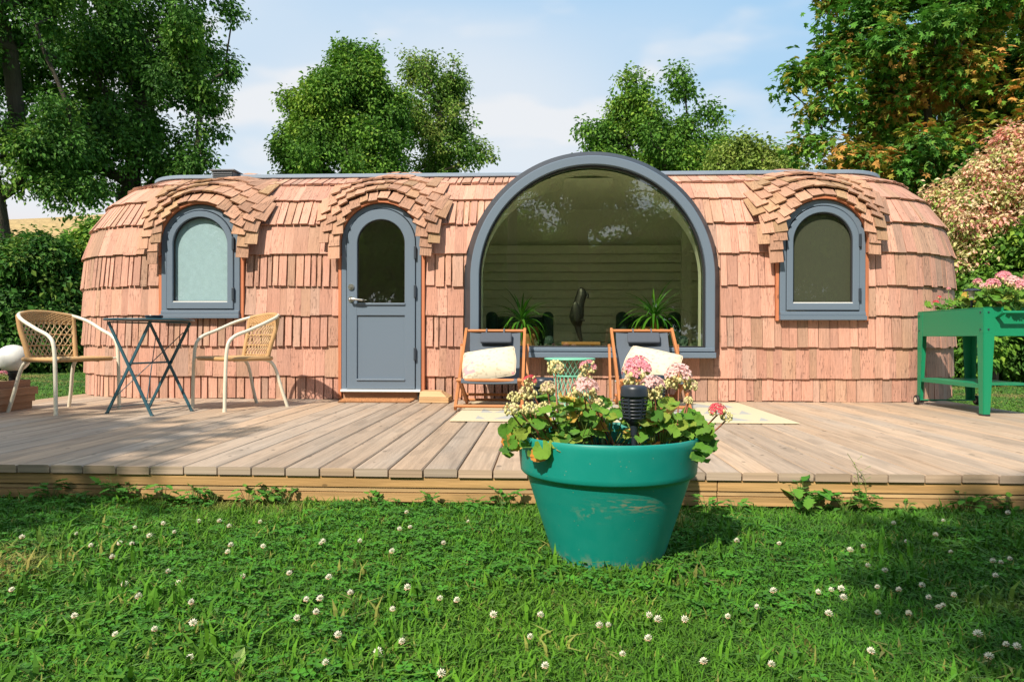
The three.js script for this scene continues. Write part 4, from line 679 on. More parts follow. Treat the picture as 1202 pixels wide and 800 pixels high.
// ---------------------------------------------------------------- plants in the green planter
{
  const rr = rng(19), Y = 0.76, mk = (label, x, z) => thing('geranium', label, 'flower', [x, Y, z], 0, 'flowers in the green raised planter');
  const a = mk('pink geranium crowding the handle end of the green raised planter', 3.46, 0.8);
  for (const [px, py, dep, R] of [[1148, 331, 5.45, 0.03], [1155, 336, 5.3, 0.026], [1166, 334, 5.15, 0.046], [1178, 325, 5.3, 0.05], [1190, 331, 5.1, 0.048], [1200, 335, 5.0, 0.045], [1212, 326, 5.1, 0.05], [1225, 334, 5.2, 0.045]]) flowerHead(a, V((rr() - 0.5) * 0.2, 0, (rr() - 0.5) * 0.25), atDepth(px, py, dep).sub(a.position), R, 'full', rr() < 0.6 ? 'pink' : 'pale', (rr() * 9) | 0, M.greenStem);
  for (let i = 0; i < 130; i++) { const x = lerp(-0.2, 0.22, rr()), z = lerp(-0.28, 0.3, rr()); leafAt(a, rr, V(x, 0.02 + 0.17 * rr() * (0.5 + 0.5 * fbm(x * 8, 1, z * 8, 2)), z), 0.03 + 0.022 * rr(), rr() < 0.08 ? yellowLeaf : leafTones[(rr() * 5) | 0], 0.5); }
  const b = mk('thin red flowered plant at the wheel end of the green raised planter', 3.4, 0.3);
  for (const [px, py, R, tone] of [[1099, 355, 0.022, 'red'], [1103, 349, 0.018, 'red'], [1114, 339, 0.016, 'pink']]) flowerHead(b, V(-0.06 + rr() * 0.05, 0, rr() * 0.1), atDepth(px, py, 5.95).sub(b.position), R, 'full', tone, (rr() * 9) | 0, M.greenStem);
  for (let i = 0; i < 70; i++) { const x = lerp(-0.17, 0.24, rr()), z = lerp(-0.1, 0.24, rr()); const l = leafAt(b, rr, V(x, 0.02 + (0.08 + 0.22 * smooth(-0.1, 0.2, x)) * rr(), z), 0.02 + 0.02 * rr(), leafTones[[0, 2, 2, 4, 1][(rr() * 5) | 0]], 0.6); l.scale.x *= 0.6; }
  const q = atDepth(1141, 340, 5.4), s = thing('solar_lamp', 'small black mushroom solar lamp among the planter flowers', 'solar lamp', [q.x, Y, q.z]), h = q.y - Y;
  part('cap', lathe([[0, h + 0.012], [0.03, h + 0.01], [0.062, h - 0.006], [0.06, h - 0.012], [0.03, h - 0.012], [0, h - 0.012]], 24), M.torch, s); part('lens', lathe([[0.022, h - 0.012], [0.017, h - 0.075], [0, h - 0.075]], 16), mat([0.6, 0.6, 0.56], 0.2, { transmission: 0.4, thickness: 0 }), s); part('stake', rod(V(0, -0.1, 0), V(0, h - 0.07, 0), 0.006, 0.009, 8), M.torch, s);
  const c = mk('small pink flowers beside the white globe lamp', -4.2, 1.35); c.position.y = 0.19; c.userData.group = 'flowers in the slatted planter'; delete c.userData.group;
  for (const [px, py] of [[3, 438], [-6, 441]]) flowerHead(c, V(0, 0, 0), atDepth(px, py, 5.2).sub(c.position), 0.024, 'full', 'pink', 2, M.greenStem);
  for (let i = 0; i < 22; i++) leafAt(c, rr, V((rr() - 0.5) * 0.3, 0.02 + 0.05 * rr(), (rr() - 0.5) * 0.5), 0.03, leafTones[(rr() * 5) | 0]);
}
// ---------------------------------------------------------------- behind the great window
{
  // room: floor, boarded back wall, two cross walls
  const sect = (x) => { const s = new THREE.Shape(), A = []; for (let t = 0.02; t <= H0 + AR * 1.25; t += 0.06) { const [h, i] = profile(t); A.push([-(i + 0.08), h]); } A.forEach(([z, h], k) => k ? s.lineTo(-z, h) : s.moveTo(-z, h)); for (let k = A.length - 1; k >= 0; k--) s.lineTo(-(ZB - A[k][0]), A[k][1]); return extr(s, 0.03).rotateY(Math.PI / 2).translate(x, 0, 0); };
  part('partition', sect(-1.15), M.lining, cabin); part('partition', sect(2.35), M.lining, cabin);
  { const f = []; for (let k = 0; k < 100; k++) { const [x, z] = plan(k / 100 * PER, 0.13); f.push(new THREE.Vector2(x, -z)); } part('room_floor', grain(extr(new THREE.Shape(f), 0.03).rotateX(-Math.PI / 2).translate(0, 0.03, 0), V(1, 0, 0)), mat([0.72, 0.64, 0.52], 0.6, { map: plankMap }), cabin); }
  { const f = [], [h, i] = profile(H0 + AR * 1.16); for (let k = 0; k < 100; k++) { const [x, z] = plan(k / 100 * PER, i + 0.06); f.push(new THREE.Vector2(x, -z)); } part('ceiling_panel', extr(new THREE.Shape(f), 0.012).rotateX(-Math.PI / 2).translate(0, h - 0.06, 0), M.lining, cabin); part('dormer_ceiling', cbox(BW.xc - 0.62, BW.xc + 0.62, h - 0.064, h - 0.0605, -0.75, -0.26, 0.001), M.lining, cabin); }
  for (let k = 0; k < 15; k++) part('wall_plank', cbox(-1.11, 2.34, 0.1 + k * 0.106, 0.2 + k * 0.106, -2.33 + (k > 10 ? (k - 10) * 0.03 : 0), -2.31 + (k > 10 ? (k - 10) * 0.03 : 0), 0.005, V(1, 0, 0), [k * 0.37, k]), M.lining, cabin);
  part('room_post', cbox(onZ(800, 390, -1.6).x, onZ(812, 390, -1.6).x, 0.06, 2.0, -1.65, -1.6, 0.004), M.white, cabin);
  // dark wing armchairs
  const dark = mat([0.010, 0.032, 0.036], 0.8), wood = mat([0.30, 0.14, 0.05], 0.5);
  for (const [pl, pr, label] of [[569, 650, 'dark teal wing armchair inside behind the glass on the door side'], [726, 803, 'dark teal wing armchair inside behind the glass on the post side']]) {
    const z = -1.0, a = onZ(pl, 365, z), b = onZ(pr, 365, z), t = thing('wing_armchair', label, 'armchair', [(a.x + b.x) / 2, 0.06, z], 0, 'armchairs inside the cabin'), w = (b.x - a.x) / 2, H = a.y - 0.06;
    part('backrest', new RoundedBoxGeometry(2 * w - 0.14, H - 0.3, 0.1, 3, 0.04).translate(0, 0.3 + (H - 0.3) / 2 - 0.05, -0.3), dark, t);
    for (const s of [-1, 1]) { part('wing', new RoundedBoxGeometry(0.12, H - 0.36, 0.22, 4, 0.055).translate(s * (w - 0.06), 0.36 + (H - 0.36) / 2, -0.22), dark, t); part('arm', new RoundedBoxGeometry(0.11, 0.26, 0.55, 4, 0.05).translate(s * (w - 0.055), 0.4, 0), dark, t); for (const zz of [-0.22, 0.22]) part('leg', rod(V(s * (w - 0.08), 0, zz), V(s * (w - 0.1), 0.2, zz * 0.9), 0.012, 0.018, 8), wood, t); }
    part('seat', new RoundedBoxGeometry(2 * w - 0.2, 0.14, 0.52, 3, 0.05).translate(0, 0.3, 0.02), dark, t); part('cushion', new RoundedBoxGeometry(2 * w - 0.3, 0.26, 0.11, 4, 0.05).rotateX(-0.2).translate(0, 0.5, -0.18), mat([0.36, 0.18, 0.06], 0.8), t);
  }
  // strap-leaved plants in baskets
  const rr = rng(71), yl = [[0.035, 0.16, 0.014], [0.055, 0.21, 0.018], [0.09, 0.25, 0.022]].map(c => leafMat({ color: lin(c), transmission: 0.3 }));
  for (const [px, py, sc, label] of [[612, 372, 0.95, 'spiky green strap-leaved plant inside behind the glass near the door'], [768, 366, 1.05, 'spiky green strap-leaved plant inside behind the glass by the white post']]) {
    const c = onZ(px, py, -0.42), t = thing('strap_leaf_plant', label, 'house plant', [c.x, 0.06, -0.42], 0, 'house plants inside the cabin'), y0 = c.y - 0.06 - 0.06;
    part('basket', lathe([[0, 0], [0.11, 0], [0.15, 0.14], [0.145, y0 - 0.14], [0.125, y0 - 0.10], [0.115, y0 - 0.12], [0, y0 - 0.12]], 20), mat([0.34, 0.16, 0.06], 0.8, { map: weave }), t);
    part('trunk', rod(V(0, y0 - 0.13, 0), V(0, y0 + 0.03, 0), 0.025, 0.02, 8), wood, t);
    for (let i = 0; i < 58; i++) {
      const a = i * 2.39996, e = lerp(1.45, -0.15, Math.pow(i / 58, 0.8)) + (rr() - 0.5) * 0.25, L = (0.28 + 0.16 * rr()) * sc, w = 0.0085 + 0.005 * rr(), P = [], F2 = [], d = V(Math.cos(a), 0, Math.sin(a)), s = V(-d.z, 0, d.x); let p = V(0, y0 + 0.02 * rr(), 0), f = e;
      const n = 7; for (let k = 0; k <= n; k++) { const u = k / n, ww = w * Math.sin(Math.PI * (0.18 + 0.8 * u)); P.push(p.clone().addScaledVector(s, -ww), p.clone().add(V(0, -ww * 0.35, 0)), p.clone().addScaledVector(s, ww)); p = p.clone().addScaledVector(d, Math.cos(f) * L / n).add(V(0, Math.sin(f) * L / n, 0)); f -= (0.10 + 0.16 * rr()) * (1.5 - e * 0.55); if (k) { const b = k * 3; F2.push([b - 3, b - 2, b + 1, b], [b - 2, b - 1, b + 2, b + 1]); } }
      part('leaf', quadFaces(P, F2), yl[(rr() * 3) | 0], t);
    }
  }
  // parrot figure standing on a wooden box
  const z = -0.62, foot = onZ(681, 401, z), head = onZ(676, 336, z), hgt = head.y - foot.y, bx0 = onZ(659, 402, z).x, bx1 = onZ(704, 402, z).x;
  const box = thing('wooden_box', 'small brown wooden stool carrying the parrot figure inside', 'stool', [(bx0 + bx1) / 2, 0.06, z]);
  const bh = foot.y - 0.06; part('lid', cbox(-(bx1 - bx0) / 2, (bx1 - bx0) / 2, bh - 0.03, bh, -0.1, 0.1, 0.005), wood, box); for (const sx of [-1, 1]) for (const sz of [-1, 1]) part('leg', beam(V(sx * 0.14, 0, sz * 0.08), V(sx * 0.12, bh - 0.03, sz * 0.07), 0.025, 0.025), wood, box);
  const bird = thing('parrot_figure', 'black parrot figure perched upright on the stool inside the great window', 'figurine', [foot.x, foot.y, z]);
  const black = mat([0.006, 0.006, 0.007], 0.5), spine = [[0.012, 0.0, 0.014], [0.004, 0.06, 0.020], [-0.012, 0.16, 0.024], [-0.026, 0.27, 0.032], [-0.038, 0.36, 0.055], [-0.04, 0.46, 0.068], [-0.034, 0.55, 0.064], [-0.026, 0.63, 0.058], [-0.014, 0.70, 0.053], [0.0, 0.775, 0.052], [0.012, 0.84, 0.050], [0.016, 0.90, 0.044], [0.012, 0.955, 0.028], [0.01, 0.985, 0.006]].map(q => [q[0] * hgt / 0.6, q[1] * hgt, q[2] * hgt / 0.52]);
  const ringN = 16, P = [], I = []; spine.forEach(([x, y, r], k) => { for (let n = 0; n < ringN; n++) { const a = n / ringN * 6.283; P.push(V(x + Math.cos(a) * r, y, Math.sin(a) * r * 0.9)); } if (k) for (let n = 0; n < ringN; n++) { const a = (k - 1) * ringN + n, b = (k - 1) * ringN + (n + 1) % ringN; I.push([a, a + ringN, b + ringN, b]); } });
  const hx = hgt / 0.6;
  part('body', [quadFaces(P, I), tube([V(0.045 * hx, 0.88 * hgt, 0), V(0.075 * hx, 0.865 * hgt, 0), V(0.082 * hx, 0.83 * hgt, 0), V(0.072 * hx, 0.80 * hgt, 0)], 0.013, 10, 8)], black, bird);
  for (const s of [-1, 1]) part('wing', new THREE.SphereGeometry(1, 16, 12).scale(0.045 * hx, 0.19 * hgt, 0.016).rotateZ(0.08).translate(-0.045 * hx, 0.53 * hgt, s * 0.058), black, bird);
  part('foot', [rod(V(0.0, 0.40 * hgt, 0.03), V(0.05 * hx, 0.385 * hgt, 0.03), 0.012, 0.008, 6), rod(V(0.0, 0.40 * hgt, -0.03), V(0.05 * hx, 0.385 * hgt, -0.03), 0.012, 0.008, 6)], black, bird);
  // pale bolster on the couch behind
  const bc = onZ(655, 398, -1.9), co = thing('day_bed', 'white day bed with bolster against the boarded wall inside', 'bed', [0.6, 0.06, -2.0]);
  part('mattress', new RoundedBoxGeometry(2.6, 0.2, 0.55, 3, 0.06).translate(0, 0.32, 0), M.white, co); part('frame', cbox(-1.3, 1.3, 0.0, 0.22, -0.27, 0.25, 0.006), wood, co); part('bolster', new THREE.CapsuleGeometry(0.085, 0.3, 6, 16).rotateZ(Math.PI / 2).translate(-0.45, 0.5, 0.0), M.white, co);
}
// ---------------------------------------------------------------- trees and shrubs
function leafSpray(seed, n, kind) {                        // n leaves about a short twig, in a ball of radius 1
  const r = rng(seed), L = [];
  for (let i = 0; i < n; i++) {
    const d = V(r() - 0.5, r() - 0.5, r() - 0.5).normalize(), c = d.clone().multiplyScalar(0.35 + 0.6 * r()), up = V((r() - 0.5) * 1.3, 1, (r() - 0.5) * 1.3).normalize(), f = d.clone().add(V((r() - 0.5) * 0.8, -0.25, (r() - 0.5) * 0.8)).addScaledVector(up, -0.5).normalize(), s = V(0, 0, 0).crossVectors(up, f).normalize(), n2 = V(0, 0, 0).crossVectors(f, s), l = 0.40 + 0.25 * r();
    const P = (a, b, e) => c.clone().addScaledVector(f, a * l).addScaledVector(s, b * l).addScaledVector(n2, e * l);
    if (kind === 'lobed') L.push(quadFaces([P(0, 0, 0), P(0.15, -0.62, -0.08), P(0.42, -0.30, 0.03), P(0.8, -0.55, -0.1), P(0.72, -0.16, 0.03), P(1.15, 0, -0.14), P(0.72, 0.16, 0.03), P(0.8, 0.55, -0.1), P(0.42, 0.30, 0.03), P(0.15, 0.62, -0.08)], [[0, 2, 1], [0, 4, 3, 2], [0, 6, 5, 4], [0, 8, 7, 6], [0, 9, 8]]));
    else L.push(quadFaces([P(0, 0, 0), P(0.45, -0.30, 0.1), P(1, 0, -0.12), P(0.45, 0.30, 0.1)], [[0, 2, 1], [0, 3, 2]]));
  }
  return merge(L);
}
const SPRAYS = { lobed: [leafSpray(1, 6, 'lobed'), leafSpray(2, 6, 'lobed')], oval: [leafSpray(3, 8, 'oval'), leafSpray(4, 8, 'oval')], fine: [leafSpray(5, 11, 'oval'), leafSpray(6, 11, 'oval')] };
M.leaf = leafMat({ transmission: 0.38 });
const bark = (c) => mat(c, 0.95, { map: plankMap, bumpMap: plankBump, bumpScale: 0.02 });
M.barkDark = bark([0.085, 0.07, 0.05]); M.barkPale = bark([0.22, 0.18, 0.13]);
function tree(o) {
  // o.base (V), o.lobes [[V centre, V radii, weight]], o.clumps, o.sprays (per clump), o.clumpR, o.size, o.tones, o.kind, o.gap, o.trunkR, o.limbs
  const lobes0 = o.lobes; { const q = rng(o.seed + 999); o.lobes = [...lobes0]; if (o.rough !== 0) for (const [c, d, w = 1] of lobes0) for (let k = 0; k < 10; k++) { const a = V(q() - 0.5, q() - 0.35, q() - 0.5).normalize(), s = 0.14 + 0.26 * q(); o.lobes.push([c.clone().add(a.multiply(d).multiplyScalar(0.9 + 0.28 * q())), d.clone().multiplyScalar(s), w * s * 0.6]); } }
  if (o.fineLeaf) { o.size *= 0.76; o.sprays = Math.round(o.sprays * 1.5); }
  if (!o.keep) { o.clumpR *= 0.78; o.freq = (o.freq || 1) * 1.5; o.gap = (o.gap ?? 0.42) + 0.02; }
  const r = rng(o.seed), t = thing(o.name, o.label, o.category || 'tree', [o.base.x, o.base.y, o.base.z], 0, o.group), pts = [], total = o.lobes.reduce((a, l) => a + (l[2] || 1), 0);
  let guard = 0;
  while (pts.length < o.clumps && guard++ < o.clumps * 40) {
    let k = r() * total, l; for (l of o.lobes) { k -= l[2] || 1; if (k <= 0) break; }
    const d = V(r() * 2 - 1, r() * 2 - 1, r() * 2 - 1); if (d.lengthSq() > 1 || d.lengthSq() < 0.02) continue; const len = d.length(); d.multiplyScalar(Math.pow(len, o.hollow || 0.55) / len);
    const p = d.multiply(l[1]).add(l[0]); if (p.y < o.base.y + 0.1) continue;
    const s = o.freq || 1; if (fbm(p.x * s + o.seed, p.y * s, p.z * s, 2) < (o.gap ?? 0.42)) continue;
    pts.push(p.sub(o.base));
  }
  // limbs: clump points joined, one by one, to the nearest node already grown
  if (o.trunkR) {
    const nodes = [{ p: V(0, -0.1, 0), up: -1, n: 0 }], lean = o.lean || V(0, 0, 0), th = o.trunkH; const steps = Math.ceil(th / 0.5);
    for (let i = 1; i <= steps; i++) { const u = i / steps; nodes.push({ p: V(lean.x * u * u + 0.12 * (noise3(u * 4, o.seed, 1) - 0.5) * th * 0.2, u * th, lean.z * u * u + 0.12 * (noise3(u * 4, o.seed, 7) - 0.5) * th * 0.2), up: i - 1, n: 0 }); }
    const goals = pts.filter((_, i) => i % Math.max(1, Math.round(pts.length / (o.limbs || 160))) === 0).sort((a, b) => Math.hypot(a.x, a.z) + Math.abs(a.y - th * 0.7) * 0.5 - Math.hypot(b.x, b.z) - Math.abs(b.y - th * 0.7) * 0.5);
    for (const g of goals) {
      let best = 0, bd = 1e9; nodes.forEach((q, i) => { if (i < steps * 0.3) return; const d = q.p.distanceTo(g) + Math.max(0, q.p.y - g.y + 0.25 * Math.hypot(q.p.x - g.x, q.p.z - g.z)) * 1.1; if (d < bd) { bd = d; best = i; } });
      const a = nodes[best].p, L = a.distanceTo(g), n = Math.max(1, Math.round(L / 0.55)); let prev = best;
      for (let k = 1; k <= n; k++) { const u = k / n, p = a.clone().lerp(g, u).add(V((r() - 0.5) * 0.1 * L / n, 0.12 * L * Math.sin(u * Math.PI) * 0.6, (r() - 0.5) * 0.1 * L / n)); nodes.push({ p, up: prev, n: 0 }); prev = nodes.length - 1; }
      for (let i = prev; i >= 0; i = nodes[i].up) nodes[i].n++;
    }
    const max = nodes[0].n || 1, rad = i => Math.max(0.010, o.trunkR * Math.pow(Math.max(nodes[i].n, 0.5) / max, 0.46) * (i <= steps ? lerp(1.15, 0.8, i / steps) : 1)), G = [];
    nodes.forEach((q, i) => { if (q.up >= 0 && (q.n > 0 || i <= steps)) G.push(rod(nodes[q.up].p, q.p, rad(q.up) * (q.up <= steps && i > steps ? 0.55 : 1), rad(i), rad(i) > 0.05 ? 8 : 5)); });
    part('trunk', merge(G), o.bark || M.barkDark, t);
  }
  const lists = [[], []], tone = o.tones;
  for (const p of pts) {
    const base = r(), ci = fbm(p.x * 0.8 + 11, p.y * 0.8, p.z * 0.8, 2);
    for (let k = 0; k < o.sprays; k++) {
      const g = () => (r() + r() + r() - 1.5) * 1.15, x = p.x + g() * o.clumpR, y = p.y + g() * o.clumpR * 0.75, z = p.z + g() * o.clumpR;
      if (y < 0.05) continue;
      const c = tone[Math.min(tone.length - 1, Math.floor(clamp(0.5 * base + 0.5 * (ci * 1.6 - 0.3) + (r() - 0.5) * 0.5) * tone.length))], b = 0.75 + 0.5 * r();
      lists[(r() * 2) | 0].push([x, y, z, o.size * (0.7 + 0.6 * r()), r() * 6.28, c.map(q => q * b), (r() - 0.5) * 0.9, (r() - 0.5) * 0.9]);
    }
  }
  lists.forEach((l, i) => { if (!l.length) return; const m = scatter('crown', SPRAYS[o.kind || 'oval'][i], o.mat || M.leaf, l); m.name = 'crown'; t.add(m); });
  return t;
}
// lobes in photograph pixels at a distance: [px, py, half width, half height, further back, weight]
function lobesAt(dep, list) { return list.map(([px, py, a, b, dd = 0, w]) => [atDepth(px, py, dep + dd), V(a * (dep + dd) / F, b * (dep + dd) / F, a * 0.8 * (dep + dd) / F), w || a * b / 1000]); }
function foot(px, dep) { const p = atDepth(px, 400, dep); return V(p.x, GY, p.z); }
const G1 = [[0.030, 0.085, 0.012], [0.045, 0.12, 0.016], [0.065, 0.15, 0.02], [0.10, 0.18, 0.022]], G2 = [[0.035, 0.11, 0.012], [0.05, 0.14, 0.015], [0.08, 0.19, 0.02], [0.12, 0.22, 0.025]], G3 = [[0.035, 0.11, 0.014], [0.05, 0.14, 0.016], [0.09, 0.18, 0.02], [0.20, 0.17, 0.025], [0.33, 0.17, 0.04]], GD = [[0.022, 0.075, 0.010], [0.03, 0.10, 0.012], [0.05, 0.13, 0.016], [0.09, 0.15, 0.02]];
const bright = (l, k) => l.forEach(c => c.forEach((_, i) => c[i] *= k)); bright(G1, 1.6); bright(G2, 1.7); G2.forEach(c => c[0] *= 1.2); bright(G3, 1.9); bright(GD, 1.5);
tree({ name: 'tall_tree', label: 'tall dark green tree with several stems rising behind the cabin roof vent', fineLeaf: 1, seed: 3, base: foot(150, 20), trunkH: 7.5, trunkR: 0.30, lean: V(0.3, 0, 0), limbs: 260, kind: 'oval', clumps: 720, sprays: 12, clumpR: 0.40, size: 0.30, gap: 0.465, freq: 0.55, hollow: 0.7, tones: G1,
  lobes: lobesAt(20, [[150, 20, 95, 110], [175, 110, 75, 85], [110, 130, 80, 95], [215, 70, 30, 60], [252, 132, 38, 22], [150, 190, 75, 45], [75, 60, 70, 110, 1], [160, -110, 90, 110], [205, 170, 45, 45], [270, 140, 15, 20]]) });
tree({ name: 'tall_tree', label: 'dark green tree with a thick leaning trunk above the hedge', fineLeaf: 1, seed: 8, base: foot(8, 17), trunkH: 6.0, trunkR: 0.24, lean: V(-0.6, 0, 0), limbs: 140, kind: 'oval', clumps: 380, sprays: 11, clumpR: 0.38, size: 0.27, gap: 0.47, freq: 0.6, hollow: 0.7, tones: G1,
  lobes: lobesAt(17, [[10, 60, 60, 90], [-60, 90, 80, 110], [45, 160, 45, 45], [15, 200, 40, 30], [-10, -60, 70, 80], [85, 225, 30, 18]]) });
tree({ name: 'round_tree', label: 'dense bright green round-headed tree behind the cabin roof above the door', fineLeaf: 1, seed: 21, base: foot(405, 22), trunkH: 5.4, trunkR: 0.22, limbs: 160, kind: 'oval', clumps: 560, sprays: 16, clumpR: 0.36, size: 0.27, gap: 0.385, freq: 0.7, hollow: 0.55, tones: G2,
  lobes: lobesAt(22, [[410, 145, 46, 52], [412, 98, 27, 36], [424, 64, 11, 17], [380, 112, 14, 22], [368, 170, 34, 36], [444, 160, 34, 44], [345, 190, 16, 24], [336, 122, 8, 12], [458, 112, 12, 24], [405, 210, 65, 35]]) });
tree({ name: 'loose_tree', label: 'lighter loosely leafed tree beside the dense round-headed one', fineLeaf: 1, seed: 33, base: foot(515, 24), trunkH: 4.9, trunkR: 0.16, limbs: 170, kind: 'oval', bark: M.barkPale, clumps: 260, sprays: 7, clumpR: 0.30, size: 0.27, gap: 0.46, freq: 0.9, hollow: 0.75, tones: [[0.09, 0.20, 0.03], [0.14, 0.27, 0.035], [0.20, 0.31, 0.05], [0.25, 0.31, 0.06]],
  lobes: lobesAt(24, [[510, 120, 40, 45], [487, 75, 14, 16], [520, 165, 42, 45], [490, 180, 35, 40], [572, 193, 16, 9], [545, 185, 25, 22], [535, 105, 12, 30], [505, 215, 60, 30]]) });
tree({ name: 'bushy_tree', label: 'open crowned green tree peeping over the dormer of the great window', fineLeaf: 1, seed: 41, base: foot(775, 21), trunkH: 4.6, trunkR: 0.19, limbs: 170, kind: 'oval', clumps: 320, sprays: 10, clumpR: 0.33, size: 0.28, gap: 0.445, freq: 0.8, hollow: 0.7, tones: G2,
  lobes: lobesAt(21, [[775, 135, 34, 34], [750, 100, 16, 12], [790, 104, 22, 16], [735, 150, 28, 28], [810, 165, 35, 30], [760, 180, 65, 28], [832, 140, 10, 10], [715, 125, 10, 10], [712, 165, 16, 18], [790, 205, 70, 26]]) });
tree({ name: 'small_tree', label: 'small yellow-green tree just above the metal roof edge', fineLeaf: 1, seed: 52, base: foot(880, 19), trunkH: 4.2, trunkR: 0.12, limbs: 100, kind: 'oval', bark: M.barkPale, clumps: 170, sprays: 8, clumpR: 0.28, size: 0.26, gap: 0.45, freq: 0.8, tones: [[0.14, 0.24, 0.04], [0.22, 0.32, 0.05], [0.28, 0.34, 0.07]],
  lobes: lobesAt(19, [[880, 188, 34, 18], [855, 180, 14, 12], [905, 190, 18, 10], [880, 210, 45, 25]]) });
tree({ name: 'maple_tree', label: 'broad maple turning orange overhanging the rounded cabin end', seed: 60, base: foot(1105, 12.5), trunkH: 5.0, trunkR: 0.12, lean: V(-0.3, 0, 0), limbs: 260, kind: 'lobed', clumps: 640, sprays: 12, clumpR: 0.27, size: 0.19, gap: 0.41, freq: 0.95, hollow: 0.7, tones: G3,
  lobes: lobesAt(12.5, [[1080, 60, 85, 75], [1150, 120, 85, 80], [1010, 95, 50, 45], [955, 110, 28, 25], [945, 75, 12, 18], [1040, 170, 60, 35], [1180, 30, 80, 80], [1100, -60, 120, 70], [975, 185, 38, 16], [1100, 190, 60, 40], [1000, 40, 40, 30], [1240, 130, 70, 90], [1045, 205, 45, 22]]) });
tree({ name: 'beech_tree', label: 'darker green tree filling the gap behind the maple', seed: 64, base: foot(1140, 18), trunkH: 5.5, trunkR: 0.22, limbs: 120, kind: 'oval', clumps: 330, sprays: 16, clumpR: 0.45, size: 0.30, gap: 0.36, freq: 0.6, tones: GD, lobes: lobesAt(18, [[1130, 170, 100, 70], [1200, 90, 90, 120], [1040, 215, 60, 30], [1180, 240, 110, 60]]) });
// hedge and shrubs on the left
const HG = 'shrubs of the hedge behind the lawn';
const hedge = (label, seed, dep, lobes, tones, o = {}) => tree({ name: 'hedge_shrub', label, category: 'shrub', group: HG, seed, base: foot(lobes[0][0], dep), trunkH: 1.4, trunkR: 0.07, limbs: 60, kind: 'fine', clumps: 420, sprays: 16, clumpR: 0.32, size: 0.22, gap: 0.34, freq: 0.8, hollow: 0.5, tones, lobes: lobesAt(dep, lobes), ...o });
hedge('dark green arching shrub behind the globe lamp', 101, 14, [[15, 355, 55, 62], [-40, 360, 65, 68], [40, 395, 45, 45]], GD);
hedge('mid green leafy shrub behind the wicker armchair', 102, 16, [[85, 360, 45, 52], [75, 395, 55, 45], [55, 335, 32, 36]], G1);
hedge('bright green shrub against the rounded cabin end', 103, 15, [[114, 322, 20, 38], [120, 365, 28, 52], [105, 400, 35, 40], [135, 330, 22, 50]], G2);
hedge('dark shrub at the far back beyond the cabin end', 104, 20, [[150, 370, 90, 50], [30, 325, 45, 32], [0, 360, 75, 60]], GD, { clumps: 300, size: 0.3, clumpR: 0.45 });
// shrubs on the right
hedge('dense green shrub behind the raised planter', 111, 11.5, [[1150, 395, 60, 55], [1210, 380, 70, 75], [1100, 405, 35, 45]], G1, { size: 0.19, kind: 'oval', clumps: 480, sprays: 15, clumpR: 0.26 });
hedge('sunlit green shrub between the cabin end and the pink shrub', 112, 10.5, [[1120, 350, 30, 45], [1150, 335, 30, 35], [1195, 330, 40, 45], [1130, 395, 30, 50]], G2, { size: 0.16, kind: 'oval', clumps: 420, sprays: 13, clumpR: 0.22 });
hedge('tall dark shrub at the frame edge beyond the planter', 113, 14, [[1230, 300, 90, 120], [1180, 390, 90, 60]], GD, { clumps: 360, size: 0.24, kind: 'oval' });
const blush = [[0.14, 0.27, 0.04], [0.26, 0.38, 0.07], [0.62, 0.58, 0.26], [0.80, 0.62, 0.40], [0.84, 0.44, 0.36], [0.78, 0.36, 0.30]];
tree({ name: 'pink_shrub', label: 'tall shrub with cream and pink leaf tips behind the raised planter', category: 'shrub', seed: 120, base: foot(1165, 10.8), trunkH: 2.1, trunkR: 0.07, limbs: 170, kind: 'oval', bark: M.barkPale, clumps: 430, sprays: 12, clumpR: 0.17, size: 0.13, gap: 0.46, freq: 1.6, hollow: 0.6, tones: blush,
  lobes: lobesAt(10.8, [[1140, 265, 45, 45], [1110, 235, 22, 16], [1175, 225, 40, 40], [1200, 190, 25, 30], [1160, 300, 50, 35], [1125, 310, 28, 25], [1220, 240, 45, 70], [1135, 215, 15, 14]]) });
// trees at the back of the lawn behind the camera: they shade the lawn and show in the glass
const V3 = (x, y, z) => V(x, y, z), behind = (label, seed, x, z, lobes, o = {}) => tree({ name: 'garden_tree', label, seed, base: V(x, GY, z), trunkH: 4.2, trunkR: 0.2, limbs: 120, kind: 'oval', clumps: 360, sprays: 14, clumpR: 0.42, size: 0.34, gap: 0.38, freq: 0.6, tones: G2, lobes: lobes.map(([a, b, c, d, e, f]) => [V(x + a, b, z + c), V(d, e, f), d * e]), group: 'trees across the lawn that show in the glass', ...o });
behind('dense tall tree across the lawn mirrored in the door glass', 201, -6.9, 9.0, [[0, 5.9, 0, 2.1, 1.5, 1.8], [-2.0, 4.8, 0.5, 2.0, 1.6, 2], [0.9, 4.2, 0.5, 1.3, 1.4, 1.6], [0.2, 2.8, 1, 2.0, 1.6, 1.6]], { clumps: 420, trunkH: 5, rough: 0 });
behind('loose feathery tree across the lawn mirrored in the great window', 202, 1.2, 15, [[0, 5.4, 0, 2.0, 1.5, 1.6], [-1.3, 4.4, 0, 1.6, 1.4, 1.4], [1.4, 4.4, 0.4, 1.7, 1.4, 1.5]], { gap: 0.45, freq: 1.1, clumps: 230, sprays: 10, clumpR: 0.3, size: 0.24, trunkH: 5 });
behind('low bushy tree across the lawn beside the feathery one', 203, 5.2, 16, [[0, 2.6, 0, 2.6, 1.6, 1.8], [2.4, 3.0, 0, 2.2, 1.8, 1.8]], { trunkH: 2.5 });
behind('broad bushy tree across the lawn between the other two', 204, -2.2, 16.5, [[0, 2.5, 0, 2.6, 1.7, 1.8], [2.4, 2.2, 0.5, 2.4, 1.6, 1.8]], { trunkH: 2.4 });
